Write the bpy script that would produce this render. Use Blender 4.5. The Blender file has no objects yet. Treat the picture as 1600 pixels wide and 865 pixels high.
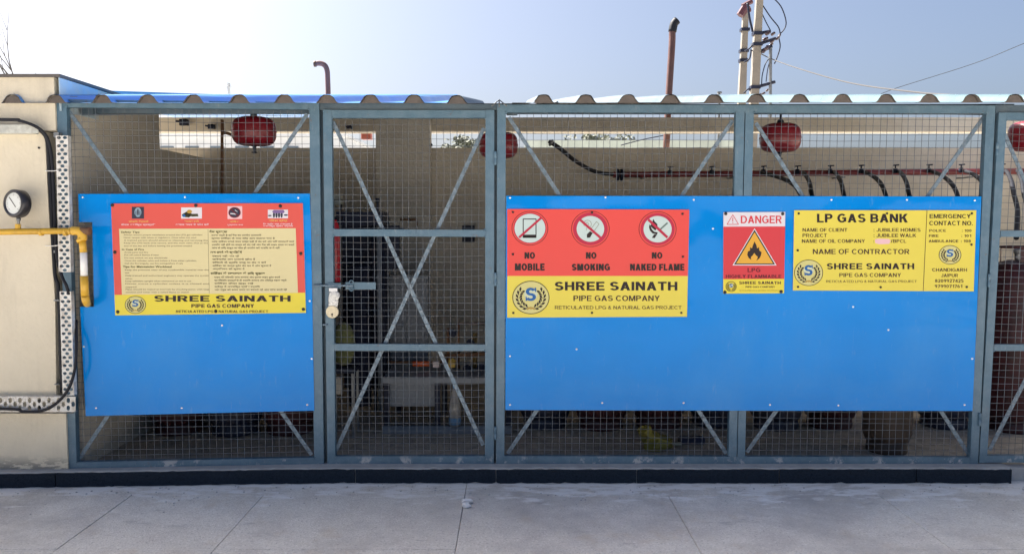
import bpy, math, random
from mathutils import Vector, Matrix
random.seed(7)
R = math.radians
sc = bpy.context.scene

# ------------------------------------------------------------------ camera
FPX = 1256.0
CAM = Vector((0, -4.45, 1.474)); PITCH = R(4.0)
cd = bpy.data.cameras.new('camera'); cam = bpy.data.objects.new('camera', cd)
sc.collection.objects.link(cam); sc.camera = cam
cd.sensor_fit = 'HORIZONTAL'; cd.angle = 2 * math.atan(800 / FPX)
cd.clip_start = 0.05; cd.clip_end = 3000
cam.location = CAM; cam.rotation_euler = (R(90) - PITCH, 0, 0)

# ------------------------------------------------------------------ sky, sun, exposure
SUN_EL, SUN_AZ = R(49), R(-57)           # azimuth measured clockwise from +Y
w = bpy.data.worlds.new('World'); sc.world = w; w.use_nodes = True
wn = w.node_tree.nodes; wl = w.node_tree.links
bgn = wn['Background']; skyn = wn.new('ShaderNodeTexSky'); skyn.sky_type = 'NISHITA'
skyn.sun_disc = False; skyn.sun_elevation = SUN_EL; skyn.sun_rotation = SUN_AZ
skyn.air_density = 0.75; skyn.dust_density = 5.0; skyn.ozone_density = 2.0
wl.new(skyn.outputs[0], bgn.inputs[0]); bgn.inputs[1].default_value = 0.055
sd = bpy.data.lights.new('sun', 'SUN'); sun = bpy.data.objects.new('sun', sd)
sc.collection.objects.link(sun); sd.energy = 5.0; sd.angle = R(0.55); sd.color = (1.0, 0.95, 0.87)
sdir = Vector((math.sin(SUN_AZ) * math.cos(SUN_EL), math.cos(SUN_AZ) * math.cos(SUN_EL), math.sin(SUN_EL)))
sun.rotation_euler = sdir.to_track_quat('Z', 'Y').to_euler()
sun.location = sdir * 30
vs = sc.view_settings; vs.view_transform = 'Standard'; vs.look = 'None'; vs.gamma = 1
vs.exposure = 1.98
try: sc.display_settings.display_device = 'sRGB'
except Exception: pass

# ------------------------------------------------------------------ pixel helpers (measure on real planes)
cp, sp_ = math.cos(PITCH), math.sin(PITCH)
def ray(px, py):
    a = (px - 800) / FPX; b = (432.5 - py) / FPX
    return Vector((a, cp + b * sp_, -sp_ + b * cp))
def P(px, py, Y=0.0):
    d = ray(px, py); return CAM + d * ((Y - CAM.y) / d.y)
LX0, LS = -1.06, 0.0625                  # the left bay is turned slightly towards the street
def PL(px, py, off=0.0):
    d = ray(px, py); t = (off - LS * LX0 - CAM.y) / (d.y - LS * d.x); return CAM + d * t
def PG(px, py, z=0.0):
    d = ray(px, py); return CAM + d * ((z - CAM.z) / d.z)

# ------------------------------------------------------------------ materials
MATS = {}
def s2l(c):
    return tuple((v / 255 / 12.92) if v / 255 <= 0.04045 else ((v / 255 + 0.055) / 1.055) ** 2.4 for v in c)
def mat(name, col, rough=0.6, metal=0.0, var=0.12, scale=6.0, bump=0.0, bscale=60.0, col2=None, mixamt=0.5,
        spec=0.5, coat=0.0, world=False, trans=0.0, detail=6.0, lo=0.45, hi=0.62):
    if name in MATS: return MATS[name]
    m = bpy.data.materials.new(name); m.use_nodes = True; MATS[name] = m
    n = m.node_tree.nodes; l = m.node_tree.links; b = n['Principled BSDF']
    b.inputs['Roughness'].default_value = rough; b.inputs['Metallic'].default_value = metal
    b.inputs['Specular IOR Level'].default_value = spec; b.inputs['Coat Weight'].default_value = coat
    b.inputs['Coat Roughness'].default_value = 0.08
    b.inputs['Transmission Weight'].default_value = trans
    src = n.new('ShaderNodeNewGeometry').outputs['Position'] if world else n.new('ShaderNodeTexCoord').outputs['Object']
    t = n.new('ShaderNodeTexNoise'); t.inputs['Scale'].default_value = scale; t.inputs['Detail'].default_value = detail
    t.inputs['Roughness'].default_value = 0.65
    l.new(src, t.inputs['Vector'])
    r = n.new('ShaderNodeMapRange'); r.inputs[1].default_value = 0.25; r.inputs[2].default_value = 0.75
    r.inputs[3].default_value = 1 - var; r.inputs[4].default_value = 1 + var
    l.new(t.outputs['Fac'], r.inputs[0])
    mul = n.new('ShaderNodeMix'); mul.data_type = 'RGBA'; mul.blend_type = 'MULTIPLY'; mul.inputs[0].default_value = 1
    mul.inputs[6].default_value = (*col, 1)
    l.new(r.outputs[0], mul.inputs[7]); out = mul.outputs[2]
    if col2 is not None:
        t2 = n.new('ShaderNodeTexNoise'); t2.inputs['Scale'].default_value = scale * 2.3; t2.inputs['Detail'].default_value = 8
        t2.inputs['Roughness'].default_value = 0.7
        l.new(src, t2.inputs['Vector'])
        r2 = n.new('ShaderNodeMapRange'); r2.inputs[1].default_value = lo; r2.inputs[2].default_value = hi
        r2.inputs[3].default_value = 0; r2.inputs[4].default_value = mixamt
        l.new(t2.outputs['Fac'], r2.inputs[0])
        mx = n.new('ShaderNodeMix'); mx.data_type = 'RGBA'; l.new(r2.outputs[0], mx.inputs[0])
        l.new(out, mx.inputs[6]); mx.inputs[7].default_value = (*col2, 1); out = mx.outputs[2]
    l.new(out, b.inputs['Base Color'])
    rr = n.new('ShaderNodeMapRange'); rr.inputs[1].default_value = 0.3; rr.inputs[2].default_value = 0.7
    rr.inputs[3].default_value = max(0.02, rough - 0.08); rr.inputs[4].default_value = min(1, rough + 0.1)
    l.new(t.outputs['Fac'], rr.inputs[0]); l.new(rr.outputs[0], b.inputs['Roughness'])
    if bump:
        t3 = n.new('ShaderNodeTexNoise'); t3.inputs['Scale'].default_value = bscale; t3.inputs['Detail'].default_value = 4
        l.new(src, t3.inputs['Vector'])
        bp = n.new('ShaderNodeBump'); bp.inputs['Strength'].default_value = bump; bp.inputs['Distance'].default_value = 0.004
        l.new(t3.outputs['Fac'], bp.inputs['Height']); l.new(bp.outputs[0], b.inputs['Normal'])
    return m
def over(m, col, zlo, zhi, amt, scale, lo=0.5, hi=0.6, axis=2, stretch=(1, 1, 1)):
    """dirt, splash or painted-reflection layer limited to a band of world height (axis 2) or depth (axis 1)"""
    n = m.node_tree.nodes; l = m.node_tree.links; b = n['Principled BSDF']
    old = b.inputs['Base Color'].links[0].from_socket
    g = n.new('ShaderNodeNewGeometry'); s = n.new('ShaderNodeSeparateXYZ'); l.new(g.outputs['Position'], s.inputs[0])
    mr = n.new('ShaderNodeMapRange'); mr.inputs[1].default_value = zlo; mr.inputs[2].default_value = zhi
    mr.inputs[3].default_value = 1; mr.inputs[4].default_value = 0; l.new(s.outputs[axis], mr.inputs[0])
    mp = n.new('ShaderNodeMapping'); mp.inputs['Scale'].default_value = stretch; l.new(g.outputs['Position'], mp.inputs[0])
    t = n.new('ShaderNodeTexNoise'); t.inputs['Scale'].default_value = scale; t.inputs['Detail'].default_value = 9
    t.inputs['Roughness'].default_value = 0.7
    l.new(mp.outputs[0], t.inputs['Vector'])
    tr = n.new('ShaderNodeMapRange'); tr.inputs[1].default_value = lo; tr.inputs[2].default_value = hi
    tr.inputs[3].default_value = 0; tr.inputs[4].default_value = amt; l.new(t.outputs['Fac'], tr.inputs[0])
    mu = n.new('ShaderNodeMath'); mu.operation = 'MULTIPLY'; l.new(mr.outputs[0], mu.inputs[0]); l.new(tr.outputs[0], mu.inputs[1])
    mx = n.new('ShaderNodeMix'); mx.data_type = 'RGBA'; l.new(mu.outputs[0], mx.inputs[0])
    l.new(old, mx.inputs[6]); mx.inputs[7].default_value = (*col, 1); l.new(mx.outputs[2], b.inputs['Base Color'])

frame_m = mat('grey_blue_paint', (0.066, 0.130, 0.185), 0.45, var=0.13, scale=5, col2=(0.12, 0.19, 0.245), mixamt=0.5, bump=0.25, bscale=90)
over(frame_m, (0.42, 0.42, 0.42), 0.125, 0.17, 0.8, 9, 0.54, 0.6)
over(frame_m, (0.13, 0.065, 0.035), 3.0, 3.1, 0.7, 22, 0.62, 0.70)
over(frame_m, (0.22, 0.25, 0.27), 3.0, 3.1, 0.5, 60, 0.60, 0.68, stretch=(1, 1, 0.3))
header_m = mat('header_paint', (0.05, 0.085, 0.12), 0.5, var=0.2, scale=4, col2=(0.10, 0.13, 0.15), mixamt=0.5)
galv_m = mat('galvanised_brace', (0.12, 0.18, 0.235), 0.42, 0.15, var=0.3, scale=30, col2=(0.27, 0.31, 0.35), mixamt=0.7, bump=0.4, bscale=120)
wire_m = mat('galvanised_wire', (0.115, 0.14, 0.17), 0.5, 0.2, var=0.35, scale=9, col2=(0.13, 0.10, 0.08), mixamt=0.5)
blue_m = mat('blue_sheet_paint', (0.0, 0.205, 0.62), 0.20, var=0.10, scale=1.1, coat=0.2, spec=0.05, bump=0.0)
def panel_bump(m, sc_, dist):
    n = m.node_tree.nodes; l = m.node_tree.links; b = n['Principled BSDF']
    g = n.new('ShaderNodeNewGeometry'); mp = n.new('ShaderNodeMapping'); mp.inputs['Scale'].default_value = (1, 1, 1.4)
    l.new(g.outputs['Position'], mp.inputs[0])
    t = n.new('ShaderNodeTexNoise'); t.inputs['Scale'].default_value = sc_; t.inputs['Detail'].default_value = 1.5
    l.new(mp.outputs[0], t.inputs['Vector'])
    bp = n.new('ShaderNodeBump'); bp.inputs['Strength'].default_value = 1; bp.inputs['Distance'].default_value = dist
    l.new(t.outputs['Fac'], bp.inputs['Height']); l.new(bp.outputs[0], b.inputs['Normal']); l.new(bp.outputs[0], b.inputs['Coat Normal'])
panel_bump(blue_m, 2.2, 0.02)
over(blue_m, (0.03, 0.24, 0.60), 0.42, 0.80, 0.4, 2.2, 0.47, 0.62, stretch=(1, 1, 2.2))  # soft reflection low on the sheets, painted into the colour
over(blue_m, (0.04, 0.25, 0.60), 3, 3.1, 0.5, 1.4, 0.52, 0.72, stretch=(1, 1, 0.5))
over(blue_m, (0.20, 0.34, 0.50), 3, 3.1, 0.22, 34, 0.60, 0.70, stretch=(1, 1, 0.25))
roofblue_m = mat('blue_roof_paint', (0.035, 0.22, 0.58), 0.35, var=0.1, scale=3, coat=0.2)
rooflight_m = mat('pale_roof_sheet', (0.10, 0.155, 0.17), 0.3, var=0.1, scale=3, coat=0.2)
closure_m = mat('brown_mastic', (0.105, 0.088, 0.078), 0.9, var=0.25, scale=25, bump=0.6, bscale=60)
roofunder_m = mat('roof_sheet_primer', (0.16, 0.14, 0.125), 0.6, var=0.2, scale=6)
cream_m = mat('cream_plaster', (0.60, 0.54, 0.425), 0.85, var=0.05, scale=3, bump=0.9, bscale=55, col2=(0.52, 0.46, 0.35), mixamt=0.25, world=True)
over(cream_m, (0.20, 0.19, 0.17), 0.12, 0.19, 0.95, 14, 0.46, 0.52, stretch=(1, 1, 3))
over(cream_m, (0.40, 0.36, 0.29), 3, 3.1, 0.5, 2.2, 0.50, 0.70, stretch=(2.5, 2.5, 0.35))
wall_m = mat('old_cream_wall', (0.58, 0.535, 0.455), 0.9, var=0.10, scale=2.2, bump=0.6, bscale=35, col2=(0.46, 0.41, 0.33), mixamt=0.55, world=True)
pillar_m = mat('grey_cement_plaster', (0.56, 0.53, 0.47), 0.9, var=0.10, scale=2.2, bump=0.6, bscale=35, col2=(0.44, 0.41, 0.36), mixamt=0.55, world=True)
cement_m = mat('dark_cement', (0.17, 0.175, 0.18), 0.9, var=0.2, scale=8, bump=0.7, bscale=30, world=True)
coping_m = mat('dark_coping', (0.10, 0.09, 0.085), 0.8, var=0.2, scale=8)
palebluewall_m = mat('pale_blue_limewash', (0.40, 0.52, 0.60), 0.85, var=0.15, scale=5, col2=(0.55, 0.52, 0.45), mixamt=0.6)
conc_m = mat('pavement_concrete', (0.61, 0.58, 0.525), 0.85, var=0.10, scale=2.0, bump=0.8, bscale=130, col2=(0.50, 0.46, 0.42), mixamt=0.55, world=True)
over(conc_m, (0.26, 0.245, 0.235), 10, 11, 0.7, 85, 0.53, 0.66)
over(conc_m, (0.80, 0.77, 0.72), 10, 11, 0.7, 110, 0.52, 0.64)
over(conc_m, (0.40, 0.34, 0.27), 10, 11, 0.35, 1.7, 0.52, 0.68)
over(conc_m, (0.34, 0.325, 0.315), 10, 11, 0.75, 0.9, 0.48, 0.68)
over(conc_m, (0.46, 0.36, 0.25), 10, 11, 0.45, 3.1, 0.56, 0.70)
over(conc_m, (0.28, 0.27, 0.265), 10, 11, 0.6, 6.0, 0.60, 0.68, stretch=(0.5, 1.6, 1))
def splash(m):
    n = m.node_tree.nodes; l = m.node_tree.links; b = n['Principled BSDF']
    old = b.inputs['Base Color'].links[0].from_socket
    g = n.new('ShaderNodeNewGeometry'); s = n.new('ShaderNodeSeparateXYZ'); l.new(g.outputs['Position'], s.inputs[0])
    mr = n.new('ShaderNodeMapRange'); mr.inputs[1].default_value = -0.62; mr.inputs[2].default_value = -0.10
    mr.inputs[3].default_value = 0; mr.inputs[4].default_value = 0.26; l.new(s.outputs[1], mr.inputs[0])
    mp = n.new('ShaderNodeMapping'); mp.inputs['Scale'].default_value = (1, 2.6, 1); l.new(g.outputs['Position'], mp.inputs[0])
    t = n.new('ShaderNodeTexNoise'); t.inputs['Scale'].default_value = 4.2; t.inputs['Detail'].default_value = 9; t.inputs['Roughness'].default_value = 0.72
    l.new(mp.outputs[0], t.inputs['Vector'])
    ad = n.new('ShaderNodeMath'); ad.operation = 'ADD'; l.new(t.outputs['Fac'], ad.inputs[0]); l.new(mr.outputs[0], ad.inputs[1])
    tr = n.new('ShaderNodeMapRange'); tr.inputs[1].default_value = 0.66; tr.inputs[2].default_value = 0.76
    tr.inputs[3].default_value = 0; tr.inputs[4].default_value = 0.85; l.new(ad.outputs[0], tr.inputs[0])
    mx = n.new('ShaderNodeMix'); mx.data_type = 'RGBA'; l.new(tr.outputs[0], mx.inputs[0])
    l.new(old, mx.inputs[6]); mx.inputs[7].default_value = (0.74, 0.73, 0.71, 1); l.new(mx.outputs[2], b.inputs['Base Color'])
splash(conc_m)
joint_m = mat('slab_joint_dirt', (0.20, 0.19, 0.18), 0.95, var=0.3, scale=20, world=True)
ground_m = mat('ground_dust', (0.50, 0.465, 0.41), 0.95, var=0.15, scale=0.6, bump=0.5, bscale=8, world=True)
floor_m = mat('cage_floor_concrete', (0.42, 0.37, 0.31), 0.9, var=0.2, scale=5, bump=0.7, bscale=60, col2=(0.16, 0.15, 0.14), mixamt=0.6, world=True)
mortar_m = mat('pale_mortar', (0.34, 0.34, 0.335), 0.9, var=0.2, scale=14, bump=0.8, bscale=50, world=True)
granite_m = mat('black_granite', (0.010, 0.017, 0.028), 0.33, var=0.4, scale=60, col2=(0.02, 0.03, 0.045), mixamt=0.6, world=True, spec=0.12)
over(granite_m, (0.20, 0.19, 0.18), 0.0, 0.022, 0.7, 12, 0.42, 0.6)
tray_m = mat('perforated_tray_metal', (0.60, 0.59, 0.56), 0.55, 0.1, var=0.18, scale=14, col2=(0.30, 0.25, 0.20), mixamt=0.6)
black_m = mat('black_rubber', (0.013, 0.014, 0.02), 0.6, var=0.25, scale=20, spec=0.25)
dark_m = mat('dark_enamel', (0.014, 0.018, 0.036), 0.5, var=0.3, scale=9, spec=0.2)
steel_m = mat('dull_steel', (0.18, 0.19, 0.20), 0.4, 0.6, var=0.25, scale=14)
chrome_m = mat('rivet_metal', (0.75, 0.78, 0.82), 0.25, 0.7, var=0.05)
screw_m = mat('blackened_screw', (0.012, 0.008, 0.008), 0.45, var=0.2)
yellow_m = mat('yellow_pipe_paint', (0.58, 0.34, 0.03), 0.42, var=0.14, scale=9, col2=(0.36, 0.20, 0.03), mixamt=0.4, bump=0.3, bscale=70)
white_m = mat('white_paint', (0.72, 0.71, 0.70), 0.5, var=0.08, scale=12)
redpaint_m = mat('deep_red_enamel', (0.22, 0.008, 0.020), 0.4, var=0.12, scale=8, coat=0.3)
redpipe_m = mat('red_oxide_pipe', (0.09, 0.035, 0.03), 0.5, var=0.2, scale=8, col2=(0.22, 0.10, 0.08), mixamt=0.2)
pinkpipe_m = mat('faded_red_oxide_pipe', (0.17, 0.085, 0.075), 0.6, var=0.15, scale=8)
maroonpipe_m = mat('maroon_manifold_paint', (0.20, 0.03, 0.035), 0.45, var=0.3, scale=9)
rust_m = mat('rusty_pipe', (0.15, 0.075, 0.035), 0.7, var=0.35, scale=14)
cylred_m = mat('maroon_cylinder_paint', (0.06, 0.012, 0.016), 0.5, var=0.3, scale=6, col2=(0.03, 0.02, 0.02), mixamt=0.6)
cylblue_m = mat('navy_cylinder_paint', (0.02, 0.028, 0.06), 0.5, var=0.3, scale=6, col2=(0.05, 0.04, 0.04), mixamt=0.6)
cylbrown_m = mat('brown_cylinder_paint', (0.05, 0.035, 0.026), 0.6, var=0.3, scale=6)
cabinet_m = mat('grey_cabinet_paint', (0.19, 0.21, 0.235), 0.5, var=0.12, scale=5)
orange_m = mat('orange_enamel', (0.55, 0.10, 0.02), 0.45, var=0.1)
olive_m = mat('olive_sack_cloth', (0.13, 0.14, 0.055), 0.9, var=0.3, scale=12, bump=0.8, bscale=40)
yellowcloth_m = mat('yellow_plastic_sheet', (0.20, 0.175, 0.03), 0.5, var=0.2, scale=8)
plastic_m = mat('clear_bottle_plastic', (0.32, 0.30, 0.27), 0.15, var=0.3, scale=9)
bottleblue_m = mat('blue_bottle_label', (0.12, 0.26, 0.42), 0.4, var=0.2, scale=30)
pole_m = mat('pole_concrete', (0.20, 0.18, 0.155), 0.85, var=0.12, scale=3, bump=0.4, bscale=30)
bark_m = mat('grey_bark', (0.09, 0.085, 0.08), 0.9, var=0.2, scale=6)
leaf_m = mat('green_leaves', (0.11, 0.12, 0.085), 0.7, var=0.4, scale=1.2, world=True)
farwall_m = mat('far_white_wall', (0.62, 0.64, 0.66), 0.8, var=0.08, scale=1)
farwin_m = mat('far_window_glass', (0.12, 0.16, 0.2), 0.2, var=0.2, scale=1)
faceGauge_m = mat('gauge_dial_white', (0.62, 0.64, 0.62), 0.4, var=0.04)
# sign inks
def ink(name, c, rough=0.35): return mat(name, s2l(c) if max(c) > 1 else c, rough, var=0.03, scale=3, spec=0.3)
kR = 0.75
def inkp(name, c): return ink(name, tuple(v * kR for v in s2l(c)))
s_red = inkp('print_red', (240, 82, 76)); s_redl = inkp('print_red_left', (232, 92, 82)); s_yel = inkp('print_yellow', (238, 220, 88))
s_yel2 = inkp('print_bright_yellow', (240, 222, 72)); s_cream = inkp('print_cream', (232, 219, 168)); s_white = inkp('print_white', (232, 228, 236))
s_dark = inkp('print_black', (38, 24, 26)); s_text = inkp('print_brown_black', (74, 50, 34)); s_fine = inkp('print_fine_grey', (130, 118, 92))
s_crim = inkp('print_crimson', (196, 40, 74)); s_maroon = inkp('print_maroon', (112, 14, 34)); s_amber = inkp('print_amber', (236, 178, 62))
s_oran = inkp('print_orange', (245, 170, 100)); s_blue = inkp('print_blue', (24, 100, 170)); s_pink = inkp('print_pale_pink', (246, 200, 205))
s_leaf = inkp('print_dark_green', (66, 62, 40)); s_navy = inkp('print_navy', (50, 52, 74)); s_lblue = inkp('print_pale_blue', (150, 176, 196))
s_gold = inkp('print_gold', (190, 150, 60)); s_mint = inkp('print_pale_mint', (206, 224, 222)); s_dred = inkp('print_danger_red', (220, 62, 72))

# ------------------------------------------------------------------ mesh building
ORG = {}
class MB:
    def __init__(s): s.v = []; s.f = []
    def add(s, vs_, fs):
        b = len(s.v); s.v += [tuple(v) for v in vs_]; s.f += [tuple(i + b for i in f) for f in fs]; return s
    def prism(s, front, back):
        n = len(front)
        return s.add(list(front) + list(back), [tuple(range(n))[::-1], tuple(range(n, 2 * n))] +
                     [(i, (i + 1) % n, n + (i + 1) % n, n + i) for i in range(n)])
    def box(s, lo, hi):
        x0, y0, z0 = lo; x1, y1, z1 = hi
        return s.add([(x0, y0, z0), (x1, y0, z0), (x1, y1, z0), (x0, y1, z0), (x0, y0, z1), (x1, y0, z1), (x1, y1, z1), (x0, y1, z1)],
                     [(0, 3, 2, 1), (4, 5, 6, 7), (0, 1, 5, 4), (1, 2, 6, 5), (2, 3, 7, 6), (3, 0, 4, 7)])
    def bbox(s, lo, hi, b=0.003):
        """box with chamfered vertical and top edges"""
        x0, y0, z0 = lo; x1, y1, z1 = hi
        def ring(i, z): return [(x0 + i, y0 + b, z), (x0 + b, y0 + i, z), (x1 - b, y0 + i, z), (x1 - i, y0 + b, z),
                                (x1 - i, y1 - b, z), (x1 - b, y1 - i, z), (x0 + b, y1 - i, z), (x0 + i, y1 - b, z)]
        r0 = ring(0, z0); r1 = ring(0, z1 - b); r2 = ring(b * 0.8, z1)
        fs = [tuple(range(8))[::-1], tuple(range(16, 24))]
        for k in (0, 8):
            fs += [(k + i, k + (i + 1) % 8, k + 8 + (i + 1) % 8, k + 8 + i) for i in range(8)]
        return s.add(r0 + r1 + r2, fs)
    def tube(s, pts, r, n=8, caps=True, flat=None):
        pts = [Vector(p) for p in pts]
        rs = r if isinstance(r, (list, tuple)) else [r] * len(pts)
        rings = []; up = Vector((0.123, 0.456, 0.88)).normalized()
        for i, p in enumerate(pts):
            t = (pts[min(i + 1, len(pts) - 1)] - pts[max(i - 1, 0)]).normalized()
            if abs(t.dot(up)) > 0.95: up = Vector((1, 0.1, 0.05)).normalized()
            a = t.cross(up).normalized(); b = t.cross(a).normalized(); up = -b if i else up
            up = (a.cross(t)).normalized()
            rings.append([p + (a * math.cos(2 * math.pi * k / n) + up * math.sin(2 * math.pi * k / n)) * rs[i] for k in range(n)])
        vs_ = [v for rg in rings for v in rg]; fs = []
        for i in range(len(pts) - 1):
            for k in range(n):
                fs.append((i * n + k, i * n + (k + 1) % n, (i + 1) * n + (k + 1) % n, (i + 1) * n + k))
        if caps: fs += [tuple(range(n))[::-1], tuple(range((len(pts) - 1) * n, len(pts) * n))]
        return s.add(vs_, fs)
    def lathe(s, prof, c, n=20, axis=(0, 0, 1)):
        ax = Vector(axis).normalized(); u = ax.orthogonal().normalized(); v = ax.cross(u); c = Vector(c)
        vs_ = []; m = len(prof)
        for r, h in prof:
            for k in range(n):
                a = 2 * math.pi * k / n; vs_.append(c + ax * h + (u * math.cos(a) + v * math.sin(a)) * r)
        fs = [(i * n + k, i * n + (k + 1) % n, (i + 1) * n + (k + 1) % n, (i + 1) * n + k) for i in range(m - 1) for k in range(n)]
        fs += [tuple(range(n))[::-1], tuple(range((m - 1) * n, m * n))]
        return s.add(vs_, fs)
    def build(s, name, m, parent=None, smooth=False, origin=None):
        if parent is not None: o0 = ORG[parent.name]
        elif origin is not None: o0 = Vector(origin)
        else:
            xs, ys, zs = zip(*s.v); o0 = Vector(((min(xs) + max(xs)) / 2, (min(ys) + max(ys)) / 2, min(zs)))
        me = bpy.data.meshes.new(name)
        me.from_pydata([(v[0] - o0.x, v[1] - o0.y, v[2] - o0.z) for v in s.v], [], s.f)
        for mm in (m if isinstance(m, (list, tuple)) else [m]): me.materials.append(mm)
        if smooth:
            me.polygons.foreach_set('use_smooth', [len(p.vertices) <= 4 for p in me.polygons])
        me.update()
        ob = bpy.data.objects.new(name, me); sc.collection.objects.link(ob)
        if parent is not None: ob.parent = parent
        else: ob.location = o0
        ORG[ob.name] = o0
        return ob
def thing(name, label, cat, loc=(0, 0, 0), group=None):
    o = bpy.data.objects.new(name, None); sc.collection.objects.link(o); o.location = loc; ORG[o.name] = Vector(loc)
    o.empty_display_size = 0.1
    o['label'] = label; o['category'] = cat
    if group: o['group'] = group
    return o
def tag(o, label, cat, group=None):
    o['label'] = label; o['category'] = cat
    if group: o['group'] = group
    return o
def struct(o): o['kind'] = 'structure'; return o
def copy_tree(o, dloc, label=None):
    def rec(a, parent):
        c = a.copy(); sc.collection.objects.link(c)
        if parent: c.parent = parent
        for ch in list(a.children): rec(ch, c)
        return c
    c = rec(o, None); c.location = o.location + Vector(dloc)
    if label: c['label'] = label
    return c
def smoothpath(pts, n=6):
    pts = [Vector(p) for p in pts]; out = []
    for i in range(len(pts) - 1):
        p0 = pts[max(i - 1, 0)]; p1 = pts[i]; p2 = pts[i + 1]; p3 = pts[min(i + 2, len(pts) - 1)]
        for k in range(n):
            t = k / n
            out.append(0.5 * ((2 * p1) + (p2 - p0) * t + (2 * p0 - 5 * p1 + 4 * p2 - p3) * t * t + (3 * p1 - p0 - 3 * p2 + p3) * t ** 3))
    out.append(pts[-1]); return out
def quadbar(F, px, y0, y1, mb=None):
    """flat bar whose front outline is given in picture measurements on plane F, from depth y0 back to y1"""
    fr = [F(x, y, y0) for x, y in px]
    bk = [v + Vector((0, y1 - y0, 0)) for v in fr]
    return (mb or MB()).prism(fr[::-1], bk[::-1])

# ================================================================== SETTING
g = struct(MB().add([(-900, -900, 0), (900, -900, 0), (900, 900, 0), (-900, 900, 0)], [(0, 1, 2, 3)]).build('ground', ground_m))
g['kind'] = 'structure'
# pavement with slabs
pv = struct(MB().box((-9, -9.0, 0.004), (9, -0.03, 0.010)).build('pavement', joint_m, origin=(0, 0, 0)))
TOPZ = 0.022
xs = [-9, -8.0, -7.0, -5.9, -4.9, -3.75, -2.98, -2.02, -1.32, -0.25, 0.83, 1.95, 3.05, 4.1, 5.2, 6.3, 7.4, 9]
ys = [-0.98, -2.05, -3.1, -4.2, -5.3, -6.4, -7.5, -8.6]
def slab(x0, y0, x1, y1, dz=0.0, b=0.002):
    mb = MB().bbox((x0 + 0.0012, y0 + 0.0012, 0.0105), (x1 - 0.0012, y1 - 0.0012, TOPZ + dz), b)
    mb.build('slab', conc_m, pv)
slab(-9, -0.275, -0.25, -0.035, -0.001); slab(-0.25, -0.275, 9, -0.035, 0.0)
for i in range(len(xs) - 1):
    slab(xs[i], -0.98, xs[i + 1], -0.275, random.uniform(-0.001, 0.001))
    if abs((xs[i] + xs[i + 1]) / 2) < 6:
        for j in range(len(ys) - 1):
            slab(xs[i], ys[j + 1], xs[i + 1], ys[j], random.uniform(-0.001, 0.001))
struct(MB().box((-7, 0.06, 0.0), (7, 3.2, 0.085)).build('cage_floor', floor_m))

# plinth: mortar bed with granite tiles
pl = thing('plinth', 'low black granite kerb along the foot of the mesh fence', 'plinth', (0, -0.04, 0))
def yfront(X): return -0.085 + (0.047 * (X - LX0) if X < LX0 else 0)
edges = [-40, 97, 555, 775, 995, 1218, 1432, 1582]
ex = [PG(e, 756, 0.02).x for e in edges]; ex[0] = -6.0
ztop = 0.104
def plin(x0, x1, ya, yb, z0, z1, name, m, par):
    fr = [(x0, yfront(x0) + ya, z0), (x1, yfront(x1) + ya, z0), (x1, yfront(x1) + ya, z1), (x0, yfront(x0) + ya, z1)]
    bk = [(x0, yfront(x0) + yb, z0), (x1, yfront(x1) + yb, z0), (x1, yfront(x1) + yb, z1), (x0, yfront(x0) + yb, z1)]
    return MB().prism(fr, bk).build(name, m, par)
for a, b in ((-6.0, LX0), (LX0, ex[-1])):
    plin(a, b, 0.012, 0.20, 0.0, ztop + 0.004, 'mortar_bed', mortar_m, pl)
for i in range(len(ex) - 1):
    a, b = ex[i] + 0.003, ex[i + 1] - 0.003
    if a < LX0 < b:
        # bent tile where the bay turns
        fr = [(a, yfront(a), 0.022), (LX0, yfront(LX0), 0.022), (b, yfront(b), 0.022), (b, yfront(b), ztop - 0.002), (LX0, yfront(LX0), ztop - 0.002), (a, yfront(a), ztop - 0.002)]
        bk = [(x, y + 0.0118, z) for x, y, z in fr]
        MB().prism(fr, bk).build('tile', granite_m, pl)
    else: plin(a, b, random.uniform(-0.001, 0.001), 0.0118, 0.022, ztop - 0.002 + random.uniform(-0.002, 0.0), 'tile', granite_m, pl)
def fillet(name, ya, z0, wfun, hfun, m):
    vs_ = []; n = 0; x = -4.4
    while x < ex[-1]:
        y = yfront(x) + ya; w_ = wfun(); h_ = hfun()
        vs_ += [(x, y + 0.004, z0 - 0.004), (x, y - w_, z0 - 0.002), (x, y - w_ * 0.45, z0 + h_ * 0.7), (x, y + 0.004, z0 + h_)]; n += 1; x += random.uniform(0.015, 0.05)
    fs = [(i * 4 + k, (i + 1) * 4 + k, (i + 1) * 4 + k + 1, i * 4 + k + 1) for i in range(n - 1) for k in range(3)]
    return MB().add(vs_, fs).build(name, m, pl)
fillet('mortar_fillet', 0.0, TOPZ, lambda: abs(random.gauss(0.005, 0.005)) + 0.001, lambda: abs(random.gauss(0.001, 0.003)) + 0.0005, mortar_m)
fillet('mortar_smear', 0.0135, ztop - 0.001, lambda: max(0.0, random.gauss(0.006, 0.005)) + 0.001, lambda: 0.004 + abs(random.gauss(0, 0.002)), mortar_m)
# broken concrete at the right end of the plinth
mb = MB()
for k in range(16):
    c = Vector((ex[-1] + 0.05 + random.random() * 0.9, -0.02 + random.random() * 0.08, 0.012 + random.random() * 0.05)); s_ = random.uniform(0.02, 0.055)
    prof = [(s_ * 0.6, -s_ * 0.6), (s_ * 1.05, -s_ * 0.2), (s_ * 0.9, s_ * 0.35), (s_ * 0.4, s_ * 0.6)]
    mb.lathe(prof, c, 6, (random.uniform(-.4, .4), random.uniform(-.4, .4), 1))
mb.box((ex[-1] + 0.002, -0.04, 0.0), (4.2, 0.0598, 0.097))
tag(mb.build('rubble_edge', mortar_m), 'rough broken concrete edge beyond the right end of the black kerb', 'concrete edge')

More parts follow.
